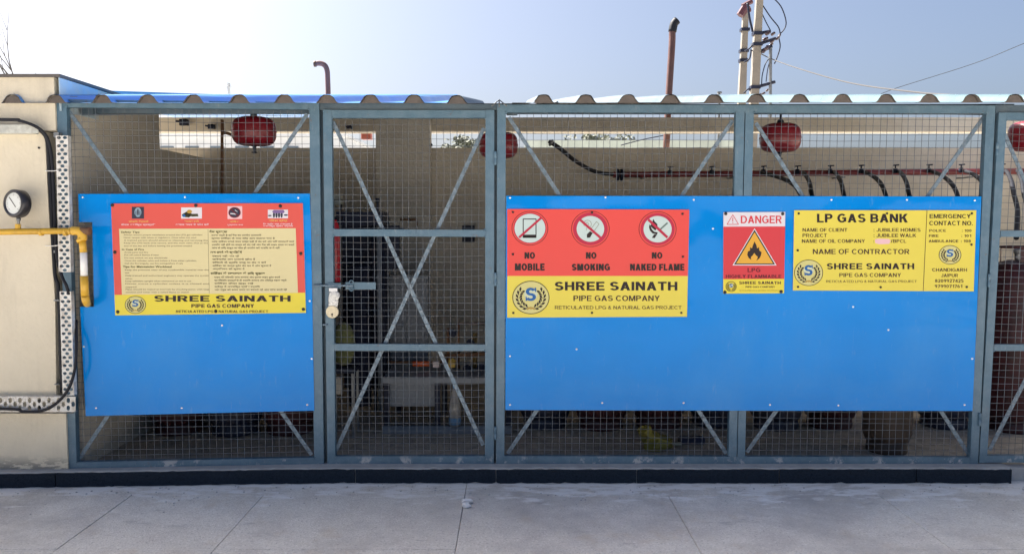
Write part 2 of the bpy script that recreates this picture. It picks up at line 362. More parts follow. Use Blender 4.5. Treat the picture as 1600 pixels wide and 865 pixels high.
# ================================================================== LEFT BUILDING WALL
lw = thing('cream_building', 'cream plastered wall with dark coping at the left edge', 'building', (-4.0, -0.1, 0))
XE = P(84, 160, -0.10).x
ztopw = P(60, 121, -0.10).z
def wp(x, y, off=0.0): return P(x, y, -0.10 + off)
def wallpiece(px, off0, off1, name, m):
    fr = [wp(x, y, off0) for x, y in px]; bk = [Vector((v.x, -0.10 + off1, v.z)) for v in fr]
    return MB().prism(fr[::-1], bk[::-1]).build(name, m, lw)
zb = 0.10
def pxz(x, z): # picture point at a column x whose world z on the wall face is z
    a = wp(x, 0); lo, hi = 0, 1500
    for _ in range(40):
        mid = (lo + hi) / 2
        if wp(x, mid).z > z: lo = mid
        else: hi = mid
    return (x, lo)
front = [(-700, 121), (84, 121), (86, 204), (70, 206), (76, 330), (86, 470), (88, 620), (106, 642), (106, 728), (-700, 732)]
def fp(poly):
    return [Vector((wp(x, y).x, -0.10, zb if y > 720 else (ztopw if y < 125 else wp(x, y).z))) for x, y in poly]
F_ = fp(front)
# concave outline -> split in convex pieces
def piece(idx_pts, name='wall', m=cream_m, y0=-0.10, y1=0.0):
    fr = [Vector((v.x, y0, v.z)) for v in idx_pts]; bk = [Vector((v.x, y1, v.z)) for v in idx_pts]
    return MB().prism(fr[::-1], bk[::-1])
xl = F_[0].x
mbw = MB()
vv = F_
def seg(z_hi, xr_hi, z_lo, xr_lo):
    fr = [Vector((xl, -0.10, z_hi)), Vector((xr_hi, -0.10, z_hi)), Vector((xr_lo, -0.10, z_lo)), Vector((xl, -0.10, z_lo))]
    bk = [Vector((v.x, 0.0, v.z)) for v in fr]
    mbw.prism(fr[::-1], bk[::-1])
seg(ztopw, vv[1].x, vv[2].z, vv[1].x)
seg(vv[3].z, vv[3].x, vv[4].z, vv[4].x); seg(vv[4].z, vv[4].x, vv[5].z, vv[5].x); seg(vv[5].z, vv[5].x, vv[6].z, vv[6].x)
seg(vv[6].z, vv[8].x, zb, vv[8].x)
mbw.build('plaster_face', cream_m, lw)
XR = P(84, 160, -0.10).x
MB().box((xl, 0.001, 0.0), (vv[8].x - 0.004, 0.02, ztopw - 0.002)).build('wall_core', cement_m, lw)
MB().box((xl, 0.021, 0.0), (XR + 0.03, 1.12, ztopw)).build('side_wall', wall_m, lw)
# pale blue upper flank and coping
MB().box((XR + 0.0302, -0.10, 2.06), (XR + 0.034, 0.30, ztopw - 0.001)).build('painted_flank', palebluewall_m, lw)
MB().box((xl, -0.115, ztopw + 0.001), (XR + 0.045, 1.14, ztopw + 0.016)).build('coping', coping_m, lw)
MB().lathe([(0.006, -0.003), (0.006, 0.003)], wp(61, 231, -0.002), 8, (0, 1, 0)).build('bolt_hole', screw_m, lw)

# ================================================================== BACK WALL
YB = 2.62
bw = thing('back_wall', 'long beige wall at the rear of the cage with a high slot opening', 'wall', (0.5, YB, 0))
xa, xb = -4.4, 5.2
zs1 = P(800, 231, YB).z; zs2 = P(800, 205, YB).z; zs3 = P(400, 183.5, YB).z
MB().box((xa, YB, 0.086), (xb, YB + 0.20, zs1)).build('lower_wall', wall_m, bw)
MB().box((xa, YB + 0.003, zs2), (xb, YB + 0.20, zs3)).build('lintel', wall_m, bw)
for (pa, pb) in ((588, 672),):
    a = P(pa, 300, YB - 0.16).x; b = P(pb, 300, YB - 0.16).x
    MB().box((a, YB - 0.16, 0.086), (b, YB - 0.002, P(600, 178, YB - 0.16).z)).build('pillar', pillar_m, bw)
for k, xx in enumerate((xa, -1.2, 3.2, xb - 0.2)):
    if k in (1, 2): continue
    MB().box((xx, YB + 0.002, zs1 + 0.001), (xx + 0.2, YB + 0.118, zs2 - 0.001)).build('pier', wall_m, bw)
MB().box((-2.74, 1.122, 0.086), (-2.62, YB - 0.002, zs1 - 0.10)).build('sun_block_wall', wall_m, bw)  # wall added to keep direct sun out of the left opening
# right end wall out of view
tag(MB().box((4.6, 0.3, 0.086), (4.72, YB - 0.01, 2.1)).build('end_wall', wall_m), 'plain beige side wall closing the right end of the cage', 'wall')

# ================================================================== ROOF
ZR = P(800, 160.5, -0.07).z; SL = math.tan(R(7.9))
def corr(x_centres, xs0, xs1, y0, y1, zfun, name, m, parent, hgt=0.043, th=0.0012):
    prof = [(xs0, 0)]; ridge = [(-0.058, 0), (-0.050, 0.006), (-0.036, 0.027), (-0.028, 0.036), (-0.016, 0.0415), (0, 0.0425), (0.016, 0.0415), (0.028, 0.036), (0.036, 0.027), (0.050, 0.006), (0.058, 0)]
    for c in x_centres: prof += [(c + a_, h_ / 0.042 * hgt) for a_, h_ in ridge]
    prof.append((xs1, 0))
    mb = MB(); vs_ = []; n = len(prof); ysl = [y0, y0 + 0.25, (y0 + y1) / 2, y1]
    for r_, yy in enumerate(ysl):
        for x, h in prof:
            vs_.append((x, yy + (random.uniform(-0.004, 0.004) if r_ == 0 else 0), zfun(yy) + h + random.uniform(-0.0012, 0.0012)))
    fs = [(r_ * n + i, r_ * n + i + 1, (r_ + 1) * n + i + 1, (r_ + 1) * n + i) for r_ in range(len(ysl) - 1) for i in range(n - 1)]
    mb.add(vs_, fs)
    mb2 = MB().add([(x, y, z - th) for x, y, z in vs_], [f[::-1] for f in fs])
    top = mb.build(name, m, parent); mb2.build('sheet_underside', roofunder_m, parent)
    for c in x_centres:      # mastic closures stuffed in the ridge ends, each a little uneven
        d_ = random.uniform(0.008, 0.028); k_ = random.uniform(0.90, 0.97)
        q = [(c + a_ * k_, y0 + d_, zfun(y0 + d_) - 0.002 + h_ / 0.042 * hgt * k_) for a_, h_ in ridge]
        MB().prism(q, [(x, y + 0.03, z + 0.004) for x, y, z in q]).build('ridge_closure', closure_m, parent)
    return top
rf = thing('roof', 'sloping corrugated roof over the cage, blue at left and pale at right', 'roof', (0.3, -0.08, ZR))
zf = lambda y: ZR + (y + 0.07) * SL
zfl = lambda y: ZR + (y + 0.07) * math.tan(R(8.8))
zfr = lambda y: ZR + (y + 0.07) * math.tan(R(8.45))
def rx(px, yy=-0.09): return P(px, 155, yy).x
cl = [rx(p) for p in (25, 92, 164, 235, 306, 377, 447, 513, 580, 648)]
corr(cl, rx(12), rx(690), -0.125, YB + 0.35, zfl, 'blue_sheet', roofblue_m, rf)
corr([-3.75, -3.5, -3.25, -3.0], -3.9, rx(12) + 0.03, 1.16, YB + 0.35, lambda y: zfl(y) - 0.005, 'sun_block_sheet', roofblue_m, rf)  # unseen extra sheet, added to stop sun leaking in past the left roof edge
corr([rx(714)], rx(680), rx(806), -0.10, YB + 0.35, lambda y: zf(y) - 0.004, 'dull_sheet', header_m, rf)
cr = [rx(p) for p in (849, 915, 981, 1047, 1115)]
corr(cr, rx(800), rx(1160), -0.105, YB + 0.35, zf, 'grey_sheet', header_m, rf)
cr = [rx(p) for p in (1180, 1247, 1314, 1382, 1449, 1515, 1582, 1649, 1716)]
corr(cr, rx(1150), rx(1760), -0.112, YB + 0.35, lambda y: zfr(y) + 0.002, 'pale_sheet', rooflight_m, rf)
# sheet screws
for px in list(range(130, 660, 71)) + list(range(880, 1600, 67)):
    c = Vector((rx(px), 0.55, zf(0.55) + 0.003))
    if px < 800 or px % 2 == 0: MB().lathe([(0.012, 0), (0.012, 0.004), (0.006, 0.01)], c, 8).build('roof_screw', steel_m, rf)
# bent frame end sticking up above the door corner
a = [P(768, 166, -0.05), P(780, 156, -0.05), P(792, 166, -0.05)]
MB().tube(a, 0.004, 6).tube([P(780, 156, -0.05), P(780, 168, -0.05)], 0.004, 6).build('ridge_hoop', steel_m, rf)
# rafters and purlins
for X in (-2.36, 2.76, 0.0):
    y0, y1 = 0.07, YB + 0.1
    fr = [(X - 0.03, y0, zf(y0) - 0.006), (X + 0.03, y0, zf(y0) - 0.006), (X + 0.03, y0, zf(y0) - 0.07), (X - 0.03, y0, zf(y0) - 0.07)]
    bk = [(x, y1, z + (y1 - y0) * SL) for x, _, z in fr]
    MB().prism(fr[::-1], bk[::-1]).build('rafter', header_m, rf)
for Y, h in ((0.30, 0.05), (1.4, 0.05), (YB + 0.02, 0.05)):
    for x0, x1 in ((-2.325, -0.035), (0.035, 2.725)):
        MB().box((x0, Y, zf(Y) - 0.006 - h), (x1, Y + 0.04, zf(Y) - 0.006)).build('purlin', header_m, rf)
# second blue sheet roof behind, seen as a thin slanting line
rb = [P(150, 141, 3.3), P(690, 159.5, 3.3), P(690, 163, 3.3), P(150, 150, 3.3)]
bk = [v + Vector((0, 1.8, 0.02)) for v in rb]
bs = thing('rear_roof', 'bright blue sheet roof rising behind the left half of the cage roof', 'roof', (-2, 3.3, 2.3))
MB().prism([rb[0], rb[3], rb[2], rb[1]], [bk[0], bk[3], bk[2], bk[1]]).build('blue_sheet', roofblue_m, bs)
for px in (180, 640):
    t_ = P(px, 160, 3.4); MB().box((t_.x - 0.03, 3.42, 0), (t_.x + 0.03, 3.48, P(px, 155, 3.4).z - 0.005)).build('post', steel_m, bs)

# ================================================================== FENCE BAYS
def inset_mesh(F, corners, parent, y=0.020, pitch=(0.0385, 0.0375)):
    """woven wire filling a bay: corners TL,TR,BR,BL in picture measure"""
    tl, tr, br, bl = [F(x, yy, y) for x, yy in corners]
    W = (tr - tl).length; H = (bl - tl).length
    nx = round(W / pitch[0]); nz = round(H / pitch[1]); mb = MB(); rad = 0.0014
    def pt(u, v): return tl.lerp(tr, u).lerp(bl.lerp(br, u), v)
    for i in range(1, nx):
        u = i / nx; j0 = random.uniform(-0.003, 0.003); pts = []
        for k in range(13):
            p = pt(u, k / 12); p = p + Vector((j0 + random.uniform(-0.0007, 0.0007), random.uniform(-0.001, 0.001), 0)); pts.append(p)
        mb.tube(pts, rad, 4, False)
    for i in range(1, nz):
        v = i / nz; pts = []; amp = random.uniform(-0.009, 0.005)
        for k in range(17):
            p = pt(k / 16, v); p = p + Vector((0, 0.003 + random.uniform(-0.001, 0.001), amp * math.sin(k / 16 * math.pi) + random.uniform(-0.0007, 0.0007))); pts.append(p)
        mb.tube(pts, rad, 4, False)
    o = mb.build('wire_mesh', wire_m, parent, smooth=True); o['kind'] = 'stuff'; return o
def brace(F, a, b, parent, y=0.030, wpx=6):
    a = Vector(a).to_3d(); b = Vector(b).to_3d(); d = (b - a).normalized(); nrm = Vector((-d.y, d.x, 0)) * wpx / 2
    q = [a + nrm, b + nrm, b - nrm, a - nrm]
    return quadbar(F, [(v.x, v.y) for v in q], y, y + 0.004).build('brace', galv_m, parent)
def bar(F, q, parent, name='frame_bar', y0=0.0, y1=0.038, m=frame_m):
    return quadbar(F, q, y0, y1).build(name, m, parent)
def weld_hinge(p, parent, h=0.075, r=0.008):
    p = Vector(p)
    mb = MB().lathe([(r * 0.8, -h / 2), (r, -h / 2 + 0.004), (r, -0.001), (r * 0.85, 0), (r, 0.001), (r, h / 2 - 0.004), (r * 0.7, h / 2)], p, 12)
    return mb.build('hinge', frame_m, parent, smooth=True)
def ledge(F, y): pass

# --- left bay
lb = thing('mesh_bay', 'grey-blue steel mesh bay carrying the blue sheet beside the cream wall', 'fence', (-1.8, -0.05, 0.1))
bar(PL, [(88, 155), (103.5, 155.2), (120, 735), (107, 735.5)], lb)
bar(PL, [(483, 160), (498.5, 160.3), (506, 727), (491, 727)], lb)
bar(PL, [(103.7, 155.2), (482.8, 160), (483, 171), (104, 167.5)], lb, y0=0.001, y1=0.037)
bar(PL, [(119.8, 721.5), (490.8, 714.5), (491, 727), (120, 735)], lb, y0=0.001, y1=0.037)
inset_mesh(PL, [(104, 168), (483, 171), (491, 715), (119.5, 722)], lb)
brace(PL, (106, 172), (487, 710), lb); brace(PL, (480, 178), (122, 719), lb, y=0.036)
sheet = MB()
up = [(122, 303), (484, 302.5), (485.5, 347), (123, 347)]
mid = [(144, 347), (485.5, 347), (488, 479), (147, 479)]
low = [(124, 479), (488, 479), (491, 641), (134, 649.5)]
# one continuous plate with a notch, made of welded quads sharing edges
pts_px = [(122, 303), (484, 302.5), (485.5, 347), (488, 479), (491, 641), (134, 649.5), (125, 479), (147, 479), (144, 347), (123.5, 347)]
def plate(F, pts, faces, y0, th, name, m, parent):
    n = len(pts); fr = [F(x, y, y0) for x, y in pts]; bk = [v + Vector((0, th, 0)) for v in fr]
    fs = [tuple(f) for f in faces] + [tuple(n + i for i in f[::-1]) for f in faces]
    cnt = {}
    for f in faces:
        for i in range(len(f)):
            e = (f[i], f[(i + 1) % len(f)]); cnt[e] = 1
    for (a, b) in cnt:
        if (b, a) not in cnt: fs.append((b, a, a + n, b + n))
    return MB().add(fr + bk, fs).build(name, m, parent)
sh1 = plate(PL, pts_px, [(0, 9, 8, 2, 1), (8, 7, 3, 2), (7, 6, 5, 4, 3)], -0.0035, 0.0025, 'blue_sheet', blue_m, lb)
def rivet(F, x, y, parent, m=chrome_m, r=0.0065, y0=-0.0036, name='rivet'):
    c = F(x, y, y0)
    return MB().lathe([(r, 0.0), (r * 0.9, 0.0018), (r * 0.5, 0.003), (r * 0.2, 0.0034)], c, 8, (0, -1, 0)).build(name, m, parent, smooth=True)
for x, y in ((129, 308), (289, 308), (466, 309), (347, 508), (131, 541), (150, 637), (284, 637), (484, 470), (487, 560), (480, 632)): rivet(PL, x, y, sh1)

# --- door
dr = thing('mesh_gate', 'grey-blue mesh gate with X braces and a padlocked bolt', 'gate', (-0.58, 0, 0.1))
bar(P, [(504.5, 171.5), (518, 171.5), (524, 724.5), (511.5, 724.5)], dr)
bar(P, [(758.5, 171.8), (772.3, 171.8), (771.6, 724), (757.6, 724)], dr)
bar(P, [(518.2, 172), (758.3, 172.3), (758.3, 184.3), (518.4, 184.3)], dr, y0=0.001, y1=0.037)
bar(P, [(523.8, 712.5), (757.4, 712), (757.4, 724), (524, 724.5)], dr, y0=0.001, y1=0.037)
bar(P, [(520.3, 358), (758, 359), (758, 370), (520.4, 369)], dr, y0=0.002, y1=0.030)
bar(P, [(522.2, 537), (757.8, 538), (757.8, 548), (522.3, 547.5)], dr, y0=0.002, y1=0.030)
inset_mesh(P, [(518.4, 185), (758.3, 185), (757.4, 712), (523.8, 712.5)], dr)
brace(P, (520, 190), (755, 695), dr, y=0.034); brace(P, (756, 200), (525, 703), dr, y=0.040)
# --- right bay
rb2 = thing('mesh_bay', 'wide twin-frame steel mesh bay carrying the long blue sheet with three signs', 'fence', (1.2, 0, 0.1))
bar(P, [(777, 163.5), (790.5, 163.5), (788, 724.5), (775, 724.5)], rb2)
bar(P, [(1150, 175.5), (1163.5, 175.5), (1151, 713), (1138.5, 713)], rb2)
bar(P, [(1165, 175.5), (1178, 175.5), (1164, 713), (1152.3, 713)], rb2)
bar(P, [(1542, 165), (1555.5, 165), (1528, 726), (1515.5, 726)], rb2)
bar(P, [(790.7, 163.5), (1541.8, 165), (1541.5, 177), (790.5, 175.5)], rb2, y0=0.001, y1=0.037)
bar(P, [(788.2, 712), (1515.6, 714), (1515.4, 726), (788, 724.5)], rb2, y0=0.001, y1=0.037)
inset_mesh(P, [(790.5, 176), (1150, 176), (1138.5, 712.5), (788.2, 712)], rb2)
inset_mesh(P, [(1178, 176), (1541.8, 177), (1515.8, 714), (1164, 713)], rb2)
brace(P, (795, 183), (1135, 708), rb2); brace(P, (1145, 188), (793, 708), rb2, y=0.036)
brace(P, (1181, 192), (1513, 708), rb2); brace(P, (1538, 182), (1167, 706), rb2, y=0.036)
sh2 = plate(P, [(791, 306), (1165, 306.3), (1533.5, 307), (1527, 474), (1519.5, 641.5), (1155, 641), (789.5, 640), (790, 473)], [(0, 7, 6, 5, 4, 3, 2, 1)], -0.0035, 0.0025, 'blue_sheet', blue_m, rb2)
for x, y in ((797, 309), (946, 308), (1084, 312), (1299, 312), (1417, 312), (1523, 313), (1114, 357), (797, 556), (901, 545), (1333, 479), (1388, 515), (1519, 560),
             (797, 632), (941, 629), (1068, 629), (1203, 632), (1310, 633), (1507, 632)): rivet(P, x, y, sh2)
# --- far right gate
rg = thing('mesh_gate', 'grey-blue mesh gate cut off by the right edge of the picture', 'gate', (3.1, 0, 0.1))
bar(P, [(1561, 176), (1573.5, 176), (1542, 722.5), (1530, 722.5)], rg)
bar(P, [(1812, 176), (1826, 176), (1793, 722.5), (1780, 722.5)], rg)
bar(P, [(1573.7, 176), (1811.8, 177), (1811.5, 188), (1573, 187.5)], rg, y0=0.001, y1=0.037)
bar(P, [(1542.5, 711.5), (1780.5, 711.5), (1780, 722), (1542.3, 722)], rg, y0=0.001, y1=0.037)
bar(P, [(1563.8, 360), (1801.5, 361), (1801, 371), (1563, 370)], rg, y0=0.002, y1=0.030)
bar(P, [(1553.5, 538), (1791, 538), (1790.5, 548), (1553, 548)], rg, y0=0.002, y1=0.030)
inset_mesh(P, [(1573, 188), (1811.5, 188), (1780.5, 711.5), (1542.5, 711.5)], rg)
brace(P, (1568, 205), (1782, 700), rg); brace(P, (1805, 200), (1546, 703), rg, y=0.036)
# header channel above gates, behind the frames
hd = thing('header_beam', 'dark steel channel running across the top behind the gates', 'beam', (0.3, 0.05, 2.0))
for q in ([(499, 160), (776.8, 163), (776.8, 172), (499, 172)], [(1556, 164), (1830, 164), (1830, 177), (1556, 177)]):
    quadbar(P, q, 0.012, 0.045).build('channel', header_m, hd)
quadbar(P, [(60, 158), (1900, 168), (1900, 178), (60, 177)], 0.12, 0.16).build('channel', header_m, hd)
# posts behind gates at gaps
for px in (500.5, 774.3):
    a = P(px, 173, 0.04); b = P(px + (6 if px < 700 else -0.6), 724, 0.04)
    MB().prism([(a.x - 0.016, 0.042, 2.08), (b.x - 0.016, 0.042, 0.11), (b.x + 0.016, 0.042, 0.11), (a.x + 0.016, 0.042, 2.08)],
               [(a.x - 0.016, 0.075, 2.08), (b.x - 0.016, 0.075, 0.11), (b.x + 0.016, 0.075, 0.11), (a.x + 0.016, 0.075, 2.08)]).build('post', header_m, hd)
for y in (247, 436, 676): weld_hinge(P(774, y, -0.006), dr)
for x, y in ((1558, 233), (1545.5, 438), (1531, 655)): weld_hinge(P(x, y, -0.006), rg)

for F, par, pts in ((PL, lb, [(104, 167), (483, 171), (119, 722), (491, 715)]), (P, dr, [(518.5, 184.5), (758.5, 184.5), (520.5, 358), (520.7, 369), (758, 359), (758, 370), (523.8, 712.5), (757.6, 712), (522.3, 537), (757.8, 548)]),
                    (P, rb2, [(790.6, 176), (1150, 175.8), (1163.6, 175.8), (1178, 176), (1541.6, 177), (788.2, 712), (1138.5, 713), (1164, 713), (1515.7, 714)]), (P, rg, [(1573, 188), (1563, 370), (1553, 548), (1542.5, 711.5)])):
    for x, y in pts:
        c = F(x, y, 0.0); h_ = random.uniform(0.006, 0.010)
        MB().lathe([(0.0015, -h_), (0.0042, -h_ * 0.4), (0.0036, 0.0), (0.0045, h_ * 0.5), (0.0015, h_)], c, 7, (1, 0, random.choice((-1, 1)))).build('weld_bead', frame_m, par, smooth=True)
# --- bolt and padlock on the door
bt = quadbar(P, [(540, 440.5), (587, 441), (587, 452), (540, 452)], -0.006, -0.001).build('bolt_plate', frame_m, dr)
MB().tube([P(491, 446, -0.012), P(552, 446, -0.012)], 0.0055, 8).build('sliding_bolt', galv_m, dr, smooth=True)
for px in (549, ):
    for py in (441, 451):
        c = P(px, py, -0.014); pts = [c + Vector((math.cos(t) * 0.011, 0, math.sin(t) * 0.011)) for t in [i * math.pi / 6 for i in range(13)]]
        MB().tube(pts, 0.0035, 6, False).build('bolt_eye', frame_m, dr, smooth=True)
MB().box(tuple(P(512, 450, -0.010)), tuple(P(533, 442, -0.002))).build('bolt_keeper', frame_m, dr)
pk = thing('padlock', 'round brass padlock in a crumpled white cover hanging from the gate bolt', 'padlock', tuple(P(519, 497, -0.03)))
c0 = P(521.5, 452, -0.02)
MB().box((c0.x - 0.023, -0.034, c0.z - 0.010), (c0.x + 0.021, -0.012, c0.z + 0.008)).build('hasp_loop', white_m, pk)
prof = [P(522, 455, -0.024), P(522, 462, -0.026), P(519.5, 468, -0.027), P(521, 473, -0.026), P(519, 481, -0.025)]
mbp = MB().tube(smoothpath(prof, 3), [0.020, 0.027, 0.029, 0.031, 0.029, 0.028, 0.025, 0.027, 0.029, 0.026, 0.026, 0.025, 0.024], 9)
mbp.v = [(x + random.uniform(-.0025, .0025), -0.024 + (y + 0.024) * 0.55, z + random.uniform(-.0025, .0025)) for x, y, z in mbp.v]
mbp.build('cover', mat('crumpled_white_plastic', (0.62, 0.61, 0.58), 0.4, var=0.25, scale=60, col2=(0.12, 0.12, 0.10), mixamt=0.8, lo=0.57, hi=0.63), pk)
cd_ = P(519, 487, -0.040)
MB().lathe([(0.034, 0.0), (0.0355, 0.004), (0.0355, 0.018), (0.033, 0.022)], cd_ + Vector((0, 0.02, 0)), 24, (0, -1, 0)).build('lock_body', mat('lock_brass', (0.52, 0.46, 0.33), 0.4, 0.35, var=0.25, scale=60), pk, smooth=True)
MB().lathe([(0.0055, 0.0), (0.0055, 0.0008)], cd_ + Vector((0, -0.0022, -0.013)), 10, (0, -1, 0)).box((cd_.x - 0.002, -0.0427 + 0.0, cd_.z - 0.028), (cd_.x + 0.002, -0.0424, cd_.z - 0.014)).build('keyhole', screw_m, pk)
MB().tube([P(504, 507, 0.01), P(512, 507, -0.004)], 0.005, 8).build('gate_stop', galv_m, dr)

# ================================================================== SIGNS
def block_glyphs(t):
    """plain heavy sans capitals: name -> (width, pieces); cap height 1, stem width t"""
    h = t * 0.86
    def V(x, y0=0.0, y1=1.0): return [(x, y0), (x + t, y0), (x + t, y1), (x, y1)]
    def H(y, x0, x1): return [(x0, y), (x1, y), (x1, y + h), (x0, y + h)]
    def D(x0, y0, x1, y1, k=1.12): return [(x0, y0), (x0 + t * k, y0), (x1 + t * k, y1), (x1, y1)]
    def A(cx, cy, rx, ry, a0, a1):
        n = max(4, int(abs(a1 - a0) / 18)); o = []
        for i in range(n):
            p, q = R(a0 + (a1 - a0) * i / n), R(a0 + (a1 - a0) * (i + 1) / n)
            f = lambda a, s_: (cx + (rx - t * s_) * math.cos(a), cy + (ry - h * s_) * math.sin(a))
            o.append([f(p, 0), f(q, 0), f(q, 1), f(p, 1)])
        return o
    def arcs(*l): return [q for a in l for q in a]
    w = 0.70; G = {}
    G['A'] = (0.76, [D(0, 0, 0.38 - t * 0.56, 1), D(0.76 - t * 1.12, 0, 0.38 - t * 0.56, 1), H(0.22, 0.16, 0.60)])
    G['B'] = (0.70, [V(0), H(0, t, 0.44), H(0.5 - h / 2, t, 0.44), H(1 - h, t, 0.42)] + A(0.42, 0.75 - h / 4, 0.24, 0.25 + h / 4, -90, 90) + A(0.44, 0.25 + h / 4, 0.26, 0.25 + h / 4, -90, 90))
    G['C'] = (0.74, A(0.39, 0.5, 0.39, 0.515, 42, 318))
    G['D'] = (0.74, [V(0), H(0, t, 0.36), H(1 - h, t, 0.36)] + A(0.36, 0.5, 0.38, 0.5, -90, 90))
    G['E'] = (0.63, [V(0), H(0, t, 0.63), H(0.5 - h / 2, t, 0.58), H(1 - h, t, 0.62)])
    G['F'] = (0.59, [V(0), H(0.47 - h / 2, t, 0.54), H(1 - h, t, 0.59)])
    G['G'] = (0.79, A(0.40, 0.5, 0.40, 0.515, 44, 325) + [V(0.77 - t, 0.08, 0.5 - h / 2 + 0.001), H(0.5 - h / 2, 0.42, 0.77)])
    G['H'] = (0.72, [V(0), V(0.72 - t), H(0.5 - h / 2, t, 0.72 - t)])
    G['I'] = (t, [V(0)])
    G['J'] = (0.53, [V(0.53 - t, 0.26)] + A(0.265, 0.27, 0.265, 0.285, 180, 360))
    G['K'] = (0.73, [V(0), D(t * 0.6, 0.42, 0.71 - t * 1.2, 1, 1.2), D(0.73 - t * 1.25, 0, 0.24, 0.58, 1.25)])
    G['L'] = (0.58, [V(0), H(0, t, 0.58)])
    G['M'] = (0.86, [V(0), V(0.86 - t), D(0.43 - t * 0.45, 0, t * 0.35, 1, 0.9), D(0.43 - t * 0.45, 0, 0.86 - t * 1.25, 1, 0.9)])
    G['N'] = (0.72, [V(0), V(0.72 - t), D(0.72 - t * 1.05, 0, 0, 1, 1.1)])
    G['O'] = (0.80, A(0.40, 0.5, 0.40, 0.515, 0, 360))
    G['P'] = (0.66, [V(0), H(0.40, t, 0.40), H(1 - h, t, 0.40)] + A(0.40, 0.70, 0.26, 0.30, -90, 90))
    G['R'] = (0.72, [V(0), H(0.42, t, 0.42), H(1 - h, t, 0.42)] + A(0.42, 0.71, 0.26, 0.29, -90, 90) + [D(0.72 - t * 1.2, 0, 0.30, 0.43, 1.15)])
    G['S'] = (0.68, A(0.34, 0.75 - h / 4, 0.32, 0.25 + h / 4, 22, 270) + A(0.34, 0.25 + h / 4, 0.34, 0.25 + h / 4, -158, 90))
    G['T'] = (0.66, [H(1 - h, 0, 0.66), V(0.33 - t / 2, 0, 1 - h)])
    G['U'] = (0.72, [V(0, 0.34), V(0.72 - t, 0.34)] + A(0.36, 0.345, 0.36, 0.36, 180, 360))
    G['W'] = (1.0, [D(0.25 - t * 0.5, 0, 0, 1, 1), D(0.25 - t * 0.5, 0, 0.5 - t * 0.5, 1, 1), D(0.75 - t * 0.5, 0, 0.5 - t * 0.5, 1, 1), D(0.75 - t * 0.5, 0, 1 - t, 1, 1)])
    G['Y'] = (0.72, [V(0.36 - t / 2, 0, 0.44), D(0.36 - t * 0.56, 0.42, 0, 1), D(0.36 - t * 0.56, 0.42, 0.72 - t * 1.12, 1)])
    G['0'] = (0.56, A(0.28, 0.5, 0.28, 0.51, 0, 360))
    G['1'] = (0.44, [V(0.26), D(0.02, 0.70, 0.26, 0.93, 1.0)])
    G['2'] = (0.56, A(0.28, 0.72, 0.28, 0.29, -40, 170) + [D(0.0, 0.0, 0.50 - t, 0.56, 1.3), H(0, 0, 0.56)])
    G['4'] = (0.60, [V(0.36), H(0.20, 0, 0.60), D(0, 0.24, 0.34, 1, 1.0)])
    G['5'] = (0.56, A(0.28, 0.33, 0.28, 0.34, -160, 130) + [V(0.04, 0.50, 1.0), H(1 - h, 0.04, 0.52)])
    G['6'] = (0.56, A(0.28, 0.32, 0.28, 0.33, 0, 360) + A(0.36, 0.45, 0.36, 0.56, 95, 180))
    G['7'] = (0.54, [H(1 - h, 0, 0.54), D(0.12, 0, 0.54 - t * 1.1, 1 - h)])
    G['8'] = (0.56, A(0.28, 0.75 - h / 4, 0.25, 0.26 + h / 4, 0, 360) + A(0.28, 0.25 + h / 4, 0.28, 0.26 + h / 4, 0, 360))
    G['9'] = (0.56, A(0.28, 0.68, 0.28, 0.33, 0, 360) + A(0.20, 0.55, 0.36, 0.56, -85, 0))
    G['&'] = (0.72, A(0.30, 0.77, 0.20, 0.24, 0, 360) + A(0.28, 0.27, 0.28, 0.28, 60, 330) + [D(0.72 - t * 1.2, 0, 0.16, 0.70, 1.1)])
    G['.'] = (t, [[(0, 0), (t, 0), (t, t), (0, t)]])
    G[':'] = (t, [[(0, 0), (t, 0), (t, t), (0, t)], [(0, 0.55), (t, 0.55), (t, 0.55 + t), (0, 0.55 + t)]])
    G['/'] = (0.38, [D(0, 0, 0.38 - t, 1, 0.9)])
    return G
GLY = {}
def block_text(txt, bold):
    t = 0.27 if bold > 0.04 else 0.212 if bold > 0.0195 else 0.175 if bold > 0.011 else 0.135
    if t not in GLY: GLY[t] = block_glyphs(t)
    x = 0.0; vs_ = []; fs = []; k = 0
    for ch in txt:
        if ch == ' ': x += 0.30; continue
        wd, pcs = GLY[t][ch]
        for q in pcs:
            b_ = len(vs_); k += 1
            ar = sum(q[i][0] * q[(i + 1) % 4][1] - q[(i + 1) % 4][0] * q[i][1] for i in range(len(q)))
            q = q if ar > 0 else q[::-1]
            vs_ += [(x + a_[0], a_[1], (k % 6) * 0.00003) for a_ in q]; fs.append(tuple(range(b_, b_ + len(q))))
        x += wd + (0.08 if t > 0.25 else 0.10)
    return vs_, fs
BLOCKCH = set('ABCDEFGHIJKLMNOPRSTUWY012456789&.:/ ')
font_cache = {}
def text_mesh(txt, bold):
    k = (txt, bold)
    if k in font_cache: return font_cache[k]
    if all(c_ in BLOCKCH for c_ in txt) and bold != 0.045:
        font_cache[k] = block_text(txt, bold); return font_cache[k]
    cu = bpy.data.curves.new('t', 'FONT'); cu.body = txt; cu.size = 1; cu.resolution_u = 2; cu.offset = bold
    cu.space_character = 1.0 + bold * 2.2
    ob = bpy.data.objects.new('t', cu); sc.collection.objects.link(ob)
    dg = bpy.context.evaluated_depsgraph_get(); dg.update()
    me = ob.evaluated_get(dg).to_mesh()
    vs_ = [(v.co.x, v.co.y, 0.0) for v in me.vertices]; fs = [tuple(p.vertices) for p in me.polygons]
    ob.evaluated_get(dg).to_mesh_clear(); bpy.data.objects.remove(ob); bpy.data.curves.remove(cu)
    font_cache[k] = (vs_, fs); return vs_, fs
LAY = 0.0007
